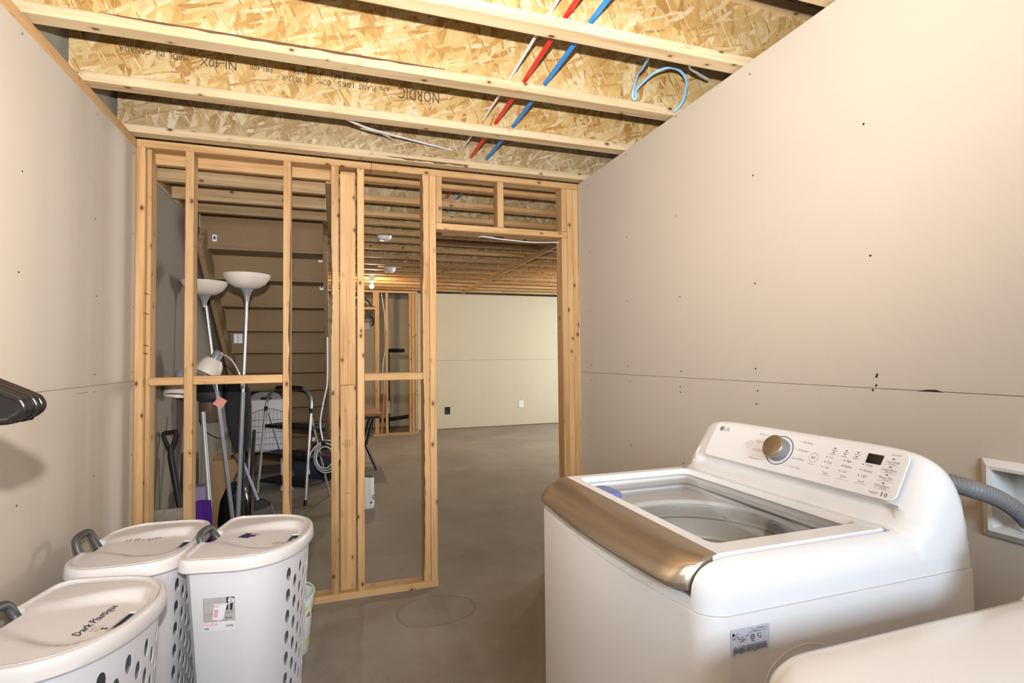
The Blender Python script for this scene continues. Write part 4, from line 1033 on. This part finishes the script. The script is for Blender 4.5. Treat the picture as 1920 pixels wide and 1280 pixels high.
# ------------------------------------------------------------------ floor lamps behind the stud wall
def floor_lamp(label, base, top, bowl_c, neck, shade_c, shade_dir, joint=1.12):
    t = thing('floor_lamp', label, 'floor lamp', base, group='floor lamps behind the stud wall')
    bx, by, _ = base
    obj('base', B().lathe([(0.13, 0.0), (0.13, 0.012), (0.115, 0.022), (0.03, 0.030), (0.016, 0.045)], (bx, by, 0), 30), 'grey_metal', t, smooth=True)
    tp = Vector(top); bs = Vector((bx, by, 0.03)); k = (joint-0.03)/(tp.z-0.03); mid = bs.lerp(tp, k)
    obj('lower_pole', B().tube([bs, mid], 0.0125, 12), 'grey_metal', t, smooth=True)
    obj('upper_pole', B().tube([mid, tp], 0.0085, 12), 'steel', t, smooth=True)
    c = Vector(bowl_c)
    obj('bowl_holder', B().lathe([(0.012, -0.165), (0.016, -0.13), (0.030, -0.10), (0.046, -0.075)], c, 24), 'grey_metal', t, smooth=True)
    obj('bowl_shade', B().lathe([(0.040, -0.085), (0.070, -0.078), (0.105, -0.055), (0.128, -0.022), (0.136, 0.0), (0.1325, 0.0), (0.124, -0.022), (0.10, -0.052), (0.066, -0.074), (0.0005, -0.082)], c, 36, cap=False), 'opal', t, smooth=True, label='off white bowl shade')
    obj('gooseneck', B().tube(smoothpath(neck, 6), 0.0055, 8), 'steel', t, smooth=True)
    s = Vector(shade_c); d = Vector(shade_dir).normalized(); q = d.to_track_quat('Z', 'Y').to_matrix().to_4x4(); q.translation = s
    obj('reading_shade', B().lathe([(0.022, -0.05), (0.045, -0.045), (0.062, -0.02), (0.072, 0.02), (0.076, 0.05), (0.073, 0.05), (0.060, -0.018), (0.042, -0.042), (0.0005, -0.047)], (0, 0, 0), 28, cap=False), 'opal', t, smooth=True, m4=q)
    obj('shade_cap', B().lathe([(0.0005, -0.105), (0.022, -0.10), (0.029, -0.085), (0.031, -0.045)], (0, 0, 0), 22, cap=False), 'grey_metal', t, smooth=True, m4=q)
    return t
floor_lamp('silver floor lamp with bowl shade, bent reading arm crossing the staircase', (-0.568, 3.62, 0), (-0.513, 3.62, 1.70), (-0.513, 3.62, 1.845),
           [(-0.534, 3.62, 1.11), (-0.548, 3.60, 1.22), (-0.560, 3.60, 1.26), (-0.588, 3.60, 1.312), (-0.622, 3.60, 1.345), (-0.650, 3.60, 1.352)], (-0.705, 3.60, 1.283), (-0.42, -0.15, -0.85))
floor_lamp('silver floor lamp with bowl shade, leaning beside the left wall', (-0.595, 3.86, 0), (-0.785, 3.86, 1.67), (-0.795, 3.86, 1.825),
           [(-0.722, 3.85, 1.10), (-0.745, 3.78, 1.20), (-0.80, 3.68, 1.255), (-0.845, 3.58, 1.255)], (-0.858, 3.55, 1.165), (-0.05, -0.25, -0.95))

# ------------------------------------------------------------------ tools and clutter leaning by the stairs
sv = thing('snow_shovel', 'black plastic shovel with D-shaped grip leaning on the left wall', 'shovel', (-0.80, 3.45, 0))
gA, gB_, gC = Vector((-0.918, 3.50, 0.905)), Vector((-0.853, 3.48, 0.915)), Vector((-0.880, 3.48, 0.815))
obj('grip', B().tube(smoothpath([gC+Vector((-.008, 0, 0)), gA+Vector((0.004, 0, -.035)), gA, (gA+gB_)/2, gB_, gB_+Vector((-.002, 0, -.035)), gC+Vector((.006, 0, 0))], 4), 0.0130, 8), 'black', sv, smooth=True)
obj('shaft', B().tube([(-0.880, 3.48, 0.835), (-0.876, 3.48, 0.77), (-0.80, 3.44, 0.36)], 0.015, 10, radii=[0.015, 0.020, 0.017]), 'black', sv, smooth=True)
obj('blade', B().loft([[(-0.86, 3.425, 0.38), (-0.74, 3.425, 0.38), (-0.74, 3.435, 0.38), (-0.86, 3.435, 0.38)], [(-0.90, 3.39, 0.02), (-0.66, 3.39, 0.02), (-0.66, 3.40, 0.02), (-0.90, 3.40, 0.02)]]), 'black', sv)
hb = thing('garden_tool', 'short black handled tool standing beside the D-grip shovel', 'tool', (-0.845, 3.54, 0))
obj('grip', B().tube([(-0.829, 3.54, 0.785), (-0.831, 3.54, 0.77), (-0.836, 3.54, 0.62)], 0.011, 10, radii=[0.007, 0.011, 0.011]), 'black', hb, smooth=True)
obj('shaft', B().tube([(-0.836, 3.54, 0.62), (-0.860, 3.54, 0.0)], 0.010, 8), 'black', hb, smooth=True)
pk = obj('leaning_plank', B().box((-0.925, 3.255, 0.0), (-0.745, 3.278, 0.535)), 'plank', bevel=0.003); tag(pk, 'concrete splattered brown plank standing between the first two studs', 'plank')
ps = thing('snow_pusher', 'purple bladed snow shovel with a grey shaft standing against the stairs', 'shovel', (-0.70, 3.60, 0))
obj('shaft', B().tube([(-0.770, 3.72, 1.00), (-0.705, 3.60, 0.44)], 0.0125, 10), 'alu', ps, smooth=True)
rings = []
for k in range(7):
    z = 0.49*(1-k/6)+0.004; dd = 0.05*math.sin(PI*k/6)
    rings.append([(-0.800, 3.56+dd, z), (-0.745, 3.585+dd, z), (-0.690, 3.56+dd, z), (-0.690, 3.553+dd, z), (-0.745, 3.577+dd, z), (-0.800, 3.553+dd, z)])
obj('blade', B().loft(rings), 'purple', ps, smooth=True)
px = thing('product_box', 'small lilac and orange carton behind the purple shovel blade', 'box', (-0.80, 3.80, 0))
obj('carton', B().box((-0.86, 3.75, 0), (-0.765, 3.85, 0.535)), 'lilac', px, bevel=0.002)
obj('orange_print', B().box((-0.85, 3.7485, 0.36), (-0.770, 3.7497, 0.455)), 'orange', px); obj('dark_print', B().box((-0.83, 3.7475, 0.40), (-0.78, 3.7485, 0.415)), 'ink', px)

va = thing('vacuum_cleaner', 'black upright vacuum cleaner with smoked dust cup and coiled cord', 'vacuum', (-0.66, 4.02, 0))
obj('motor_head', B().prism(rrect(-0.86, 1.045, -0.70, 1.185, 0.035), 3.93, 4.07, 'y'), 'black', va, bevel=0.012, smooth=True)
obj('dust_cup', B().lathe([(0.055, 0.905), (0.066, 0.94), (0.068, 1.045)], (-0.785, 4.0, 0), 22), 'smoke_cup', va, smooth=True)
bd_ = []
for z, w, dpt, cx in ((0.70, 0.040, 0.045, -0.60), (0.78, 0.060, 0.06, -0.605), (0.88, 0.072, 0.065, -0.615), (1.0, 0.078, 0.07, -0.62), (1.10, 0.075, 0.065, -0.625), (1.19, 0.045, 0.04, -0.63)):
    bd_.append([(x+cx, y+4.03, z) for x, y in rrect(-w, -dpt, w, dpt, min(w, dpt)*0.6)])
obj('body', B().loft(bd_), 'black_cloth', va, smooth=True)
obj('floor_head', B().prism(rrect(-0.72, 3.94, -0.50, 4.09, 0.04), 0.0, 0.08), 'black', va, bevel=0.015, smooth=True)
obj('neck', B().tube([(-0.60, 4.03, 0.08), (-0.60, 4.03, 0.72)], 0.020, 12), 'black', va, smooth=True)
cpth = [(-0.62+0.035*math.cos(a*0.9), 3.975, 0.78-0.028*a+0.03*math.sin(a*1.7)) for a in [k*0.4 for k in range(36)]]
obj('power_cord', B().tube(cpth, 0.004, 6), 'black', va, smooth=True)
obj('paper_tag', B().loft([[(-0.742, 3.842, 1.04), (-0.70, 3.842, 1.085), (-0.657, 3.842, 1.055), (-0.69, 3.842, 1.005)], [(-0.742, 3.845, 1.04), (-0.70, 3.845, 1.085), (-0.657, 3.845, 1.055), (-0.69, 3.845, 1.005)]]), 'tag_pink', va, label='pink paper tag')
cd = obj('lamp_cord', B().tube(smoothpath([(-0.84, 3.95, 0.93), (-0.80, 3.93, 0.86), (-0.74, 3.92, 0.815), (-0.68, 3.92, 0.80)], 6), 0.004, 6), 'black', smooth=True, parent=va)
bx = thing('cardboard_box', 'brown cardboard box with open flaps under the stairs', 'box', (-0.735, 4.36, 0))
obj('box_body', B().box((-0.83, 4.28, 0.0), (-0.645, 4.46, 0.60)), 'cardboard', bx, bevel=0.003)
obj('flap', B().loft([[(-0.83, 4.279, 0.60), (-0.645, 4.279, 0.60), (-0.645, 4.284, 0.60), (-0.83, 4.284, 0.60)], [(-0.785, 4.235, 0.665), (-0.66, 4.235, 0.655), (-0.66, 4.240, 0.655), (-0.785, 4.240, 0.665)]]), 'cardboard', bx)
obj('flap', B().loft([[(-0.832, 4.28, 0.60), (-0.832, 4.46, 0.60), (-0.828, 4.46, 0.60), (-0.828, 4.28, 0.60)], [(-0.79, 4.29, 0.675), (-0.79, 4.45, 0.675), (-0.786, 4.45, 0.675), (-0.786, 4.29, 0.675)]]), 'cardboard', bx)
gbag = B(); rings = []
for k, (z, s) in enumerate(((0.0, 0.75), (0.06, 0.98), (0.2, 1.0), (0.33, 0.9), (0.42, 0.6), (0.46, 0.22))):
    rings.append([(-0.66+0.105*s*math.cos(a)*(1+0.10*math.sin(5*a+k*2)), 4.190+0.070*s*math.sin(a)*(1+0.1*math.cos(4*a+k)), z) for a in [2*PI*q/24 for q in range(24)]])
gbag.loft(rings)
tag(obj('garbage_bag', gbag, 'black_gloss', smooth=True, angle=70), 'bulging black garbage bag on the floor beside the vacuum', 'bag')
br = thing('floor_brush', 'grey long handled floor brush leaning diagonally by the step ladder', 'brush', (-0.47, 4.24, 0))
obj('handle', B().tube([(-0.70, 4.30, 0.775), (-0.515, 4.24, 0.28)], 0.0115, 10), 'grey_metal', br, smooth=True)
obj('socket', B().loft([[(-0.545, 4.215, 0.30), (-0.495, 4.215, 0.315), (-0.495, 4.265, 0.315), (-0.545, 4.265, 0.30)], [(-0.545, 4.20, 0.235), (-0.435, 4.20, 0.27), (-0.435, 4.28, 0.27), (-0.545, 4.28, 0.235)]]), 'black', br, bevel=0.004)
obj('bristles', B().loft([[(-0.545, 4.205, 0.24), (-0.435, 4.205, 0.272), (-0.435, 4.275, 0.272), (-0.545, 4.275, 0.24)], [(-0.52, 4.18, 0.0), (-0.36, 4.18, 0.0), (-0.36, 4.30, 0.0), (-0.52, 4.30, 0.0)]]), 'grey_handle', br)
bp = thing('broom_handle', 'thin black pole standing upright behind the floor brush', 'pole', (-0.635, 4.62, 0))
obj('pole', B().tube([(-0.600, 4.64, 0.765), (-0.640, 4.60, 0.0)], 0.013, 10), 'black', bp, smooth=True); obj('end_cap', B().lathe([(0.016, 0.0), (0.016, 0.05), (0.010, 0.055)], (-0.640, 4.60, 0.0), 12), 'grey_handle', bp, smooth=True)

# step ladder
sl_ = thing('step_ladder', 'silver folding step ladder with black steps in front of the stairs', 'step ladder', (-0.47, 5.35, 0))
Lf, Rf = Vector((-0.700, 5.60, 0)), Vector((-0.250, 5.16, 0)); dirx = (Rf-Lf).normalized(); back = Vector((0, 0, 1)).cross(dirx)*1.0
if back.y < 0: back = -back
tl = lambda z, s: Lf.lerp(Rf, s)+Vector((0, 0, z))+back*(0.10*z)
pth = [tl(0.03, 0), tl(0.90, 0.03), tl(0.965, 0.055), tl(1.02, 0.13), tl(1.045, 0.22), tl(1.05, 0.35), tl(1.05, 0.65), tl(1.045, 0.78), tl(1.02, 0.87), tl(0.965, 0.945), tl(0.90, 0.97), tl(0.03, 1)]
obj('front_rail', B().tube(pth, 0.0125, 12), 'steel', sl_, smooth=True)
obj('hand_grip', B().tube([tl(1.047, 0.22), tl(1.052, 0.35), tl(1.052, 0.65), tl(1.047, 0.78)], 0.017, 12), 'black', sl_, smooth=True)
for s in (0, 1):
    obj('foot', B().tube([tl(0.0, s), tl(0.05, s)], 0.016, 12), 'black', sl_, smooth=True)
    obj('clip_band', B().tube([tl(0.82, 0.025 if s == 0 else 0.975), tl(0.865, 0.028 if s == 0 else 0.972)], 0.0165, 12), 'black', sl_, smooth=True)
    obj('rear_leg', B().tube([tl(0.80, 0.06 if s == 0 else 0.94)+back*0.02, tl(0.0, 0.10 if s == 0 else 0.90)+back*0.36], 0.010, 10), 'alu', sl_, smooth=True)
for z, dp in ((0.665, 0.20), (0.40, 0.22), (0.15, 0.22)):
    a, b_ = tl(z, 0.035), tl(z, 0.965); q = [a, b_, b_+back*dp, a+back*dp]
    obj('step', B().loft([[v for v in q], [v+Vector((0, 0, 0.028)) for v in q]]), 'black', sl_, bevel=0.004)
# white chair back, wire rack, duffel bag, cord coil
wc = thing('plastic_chair', 'white plastic chair back with rounded top behind the step ladder', 'chair', (-0.66, 5.80, 0))
def arch(x0, x1, z0, z1, n=14):
    p = [(x0, z0)]
    for k in range(n+1):
        a = PI-PI*k/n; p.append(((x0+x1)/2+(x1-x0)/2*math.copysign(abs(math.cos(a))**0.7, math.cos(a)), z1-0.16+0.16*abs(math.sin(a))**0.8))
    return p+[(x1, z0)]
cbk = boolean(B().prism(arch(-0.815, -0.485, 0.41, 0.995), 5.83, 5.852, 'y').mesh('backrest'), [B().prism(rrect(-0.70, 0.915, -0.60, 0.943, 0.012), 5.7, 5.9, 'y')])
obj('backrest', cbk, 'plastic_body', wc)
obj('seat', B().prism(rrect(-0.82, 5.83, -0.48, 6.07, 0.04), 0.40, 0.42), 'plastic_body', wc, bevel=0.005)
for x in (-0.80, -0.50):
    for y in (5.85, 6.04): obj('leg', B().tube([(x, y, 0.0), (x, y, 0.40)], 0.014, 8), 'plastic_body', wc, smooth=True)
wk = thing('wire_rack', 'grey wire grid rack with arched top behind the step ladder', 'rack', (-0.625, 5.775, 0))
for k in range(10):
    x = -0.773+0.033*k; zt = 0.775+0.055*math.sqrt(max(0, 1-((x+0.625)/0.155)**2))
    obj('wire', B().tube([(x, 5.775, 0.42), (x, 5.775, zt)], 0.0018, 5), 'grey_metal', wk)
for z in (0.42, 0.48, 0.54, 0.60, 0.66, 0.72): obj('wire', B().tube([(-0.778, 5.777, z), (-0.473, 5.777, z)], 0.0018, 5), 'grey_metal', wk)
obj('frame_wire', B().tube(smoothpath([(-0.778, 5.775, 0.0), (-0.778, 5.775, 0.72), (-0.763, 5.775, 0.79), (-0.625, 5.775, 0.832), (-0.487, 5.775, 0.79), (-0.472, 5.775, 0.72), (-0.472, 5.775, 0.0)], 6), 0.003, 6), 'grey_metal', wk, smooth=True)
db = thing('duffel_bag', 'dark navy duffel bag with a red stripe on the floor under the stairs', 'bag', (-0.20, 6.08, 0))
rings = []
for k in range(13):
    x = -0.40+0.40*k/12; s_ = 0.80+0.20*math.sin(PI*k/12)**0.5
    rings.append([(x, 6.08+0.13*s_*math.cos(a), 0.172+0.17*s_*(math.sin(a) if math.sin(a) > -0.9 else -0.98)) for a in [2*PI*q/20 for q in range(20)]])
obj('bag_body', B().loft(rings), 'navy', db, smooth=True)
obj('red_stripe', B().box((-0.37, 5.985, 0.285), (-0.05, 6.01, 0.305)), 'red', db, bevel=0.004)
obj('carry_strap', B().tube(smoothpath([(-0.30, 5.97, 0.25), (-0.27, 5.945, 0.35), (-0.20, 5.94, 0.385), (-0.13, 5.945, 0.35), (-0.10, 5.97, 0.25)], 5), 0.008, 6), 'navy', db, smooth=True)
cc = thing('cord_coil', 'coil of white and black cord hanging under the stair stringer', 'cord', (-0.09, 4.98, 0.32))
for k in range(5):
    r = 0.070+0.009*k; cx = -0.080+0.004*k; pts = [(cx+r*math.cos(a), 4.96+0.011*k, 0.455+r*1.35*math.sin(a)) for a in [2*PI*q/30 for q in range(30)]]
    obj('loop', B().tube(pts, 0.005, 6, closed=True), 'cable_white' if k % 2 == 0 else 'black', cc, smooth=True)
obj('tie', B().lathe([(0.020, -0.02), (0.024, 0.0), (0.020, 0.02)], (-0.090, 4.98, 0.580), 12), 'black', cc, smooth=True)
obj('tail', B().tube(smoothpath([(-0.095, 4.98, 0.58), (-0.155, 4.97, 0.555), (-0.20, 4.96, 0.49), (-0.215, 4.96, 0.42), (-0.205, 4.96, 0.32)], 6), 0.005, 6), 'cable_white', cc, smooth=True)
obj('hanging_end', B().tube(smoothpath([(-0.095, 4.98, 0.585), (-0.118, 4.98, 0.75), (-0.095, 4.985, 0.92), (-0.062, 4.99, 1.09), (-0.058, 4.99, 1.30), (-0.060, 4.99, 1.535)], 6), 0.007, 6), 'cable_white', cc, smooth=True)
obj('plug', B().box((-0.185, 4.965, 0.60), (-0.158, 4.985, 0.635)), 'opal', cc, bevel=0.004)

# ------------------------------------------------------------------ table, air purifier
tb_ = thing('folding_table', 'brown topped table on black angled metal legs in the far room', 'table', (0.22, 6.7, 0))
board('table_top', (-0.03, 6.42, 0.640), (0.535, 7.05, 0.668), 'x', 'tabletop', tb_)
for y in (6.45, 7.0): obj('apron', B().box((-0.02, y, 0.612), (0.51, y+.02, 0.640)), 'black', tb_)
for y in (6.49, 6.98):
    for s in (0, 1):
        xs_ = [0.445, 0.350, 0.478] if s else [0.04, 0.135, 0.007]
        obj('leg', B().tube([(xs_[0], y, 0.64), (xs_[1], y, 0.30), (xs_[2], y, 0.0)], 0.017, 4), 'black', tb_)
ap = thing('air_purifier', 'small white oval air purifier standing on the concrete beyond the studs', 'air purifier', (0.268, 4.90, 0))
oa = lambda k, z, tl_=0.0: [(0.268+0.068*k*math.cos(a), 4.90+0.055*k*math.sin(a), z+tl_*math.cos(a)) for a in [2*PI*q/32 for q in range(32)]]
obj('housing', B().loft([oa(0.92, 0.0), oa(0.98, 0.008), oa(1.0, 0.03), oa(0.97, 0.262, -0.010), oa(0.94, 0.276, -0.012), oa(0.90, 0.270, -0.012)], True, True), 'white', ap, smooth=True)
obj('top_grille', B().loft([oa(0.90, 0.2705, -0.012), oa(0.88, 0.279, -0.012)]), 'black', ap, smooth=True)
obj('vent_slot', B().box((0.325, 4.852, 0.075), (0.3295, 4.870, 0.115)), 'black', ap); obj('vent_slot', B().box((0.30, 4.8505, 0.045), (0.3165, 4.8535, 0.060)), 'black', ap)

# ------------------------------------------------------------------ electrical plates on the far wall
op = thing('wall_outlet', 'black outlet box opening low on the far drywall', 'outlet', (1.976, 9.655, 0.28))
obj('box', B().box((1.927, 9.652, 0.276), (2.025, 9.6598, 0.408)), 'black', op, bevel=0.002); obj('socket', B().lathe([(0.018, 0), (0.018, -0.004), (0.008, -0.005)], (1.958, 9.652, 0.318), 14, 'y'), 'grey_handle', op)
sp_ = thing('switch_plate', 'white blank cover plate on the far drywall', 'cover plate', (3.415, 9.655, 0.35))
obj('plate', B().box((3.362, 9.653, 0.347), (3.468, 9.6598, 0.474)), 'white', sp_, bevel=0.003); obj('center', B().box((3.393, 9.651, 0.375), (3.437, 9.654, 0.446)), 'label_white', sp_, bevel=0.001)

# ------------------------------------------------------------------ closet framing at the far end
wc_ = struct('wall_closet', 'bare stud framing of a closet at the far end of the room', 'stud wall')
YC = 9.25
for x0, x1 in ((0.655, 0.690), (0.690, 0.724), (0.832, 0.872), (1.226, 1.265), (1.272, 1.325), (1.333, 1.372)):
    board('stud', (x0, YC, 0.038), (x1, YC+.089, 2.44), 'z', 'spruce', wc_)
board('top_plate', (-0.93, YC, 2.44), (1.375, YC+.089, 2.478), 'x', 'spruce', wc_)
board('bottom_plate', (0.62, YC, 0.0), (1.375, YC+.089, 0.038), 'x', 'spruce', wc_)
board('stud', (0.620, YC, 2.20), (0.654, YC+.089, 2.44), 'z', 'spruce', wc_)
board('blocking', (0.10, YC, 2.145), (0.654, YC+.089, 2.185), 'x', 'spruce', wc_)
board('stud', (0.06, YC, 0.038), (0.10, YC+.089, 2.44), 'z', 'spruce', wc_)
obj('drywall_panel', B().box((1.39, YC+.10, 0.01), (1.40, 10.5, 2.46)), 'drywall_far', wc_)
obj('drywall_panel', B().box((-0.93, 10.40, 0.01), (1.39, 10.412, 2.46)), 'drywall_far', wc_)
beam('leaning_scrap', (0.765, 9.32, 0.04), (0.835, 9.40, 1.02), 0.038, 0.038, 'spruce', wc_, up=(0, 1, 0))
pp = thing('drain_stack', 'black drain pipe standing inside the closet framing', 'pipe', (0.955, 10.1, 0))
obj('pipe', B().tube([(0.955, 10.1, 0.0), (0.955, 10.1, 1.46)], 0.022, 12), 'black', pp, smooth=True)
obj('branch', B().tube([(0.955, 10.1, 1.46), (1.25, 10.1, 1.46)], 0.034, 12), 'black', pp, smooth=True)
obj('floor_branch', B().tube([(0.78, 10.05, 0.17), (1.37, 10.05, 0.23)], 0.034, 12), 'black', pp, smooth=True)
obj('trap', B().lathe([(0.05, 0.30), (0.055, 0.36), (0.05, 0.50), (0.03, 0.52)], (0.95, 10.02, 0), 14), 'white', pp, smooth=True)
eb = thing('meter_box', 'white electrical box with cable on the closet back wall', 'electrical box', (0.57, 10.35, 1.88))
obj('box', B().box((0.50, 10.30, 2.02), (0.635, 10.398, 2.13)), 'white', eb, bevel=0.006); obj('panel', B().box((0.50, 10.36, 1.86), (0.63, 10.398, 2.01)), 'opal', eb, bevel=0.004)
obj('cable', B().tube(smoothpath([(0.64, 10.34, 2.12), (0.69, 10.34, 2.08), (0.70, 10.34, 1.98), (0.66, 10.34, 1.93)], 5), 0.012, 8), 'black', eb, smooth=True)
du = obj('foil_duct', B().tube(smoothpath([(0.35, 9.9, 2.42), (0.50, 9.9, 2.36), (0.60, 9.95, 2.25), (0.60, 10.05, 2.12), (0.58, 10.2, 2.10)], 6), 0.06, 12), 'duct', smooth=True); tag(du, 'shiny foil duct above the blocking in the closet framing', 'duct')
pipe('electric_cable', smoothpath([(0.775, 9.40, 2.45), (0.80, 9.41, 2.25), (0.83, 9.42, 2.05), (0.84, 9.42, 1.5), (0.80, 9.42, 1.2), (0.78, 9.43, 0.7)], 5), 0.007, 'cable_white', 'white cable hanging down between the closet studs', 'cable', 6)
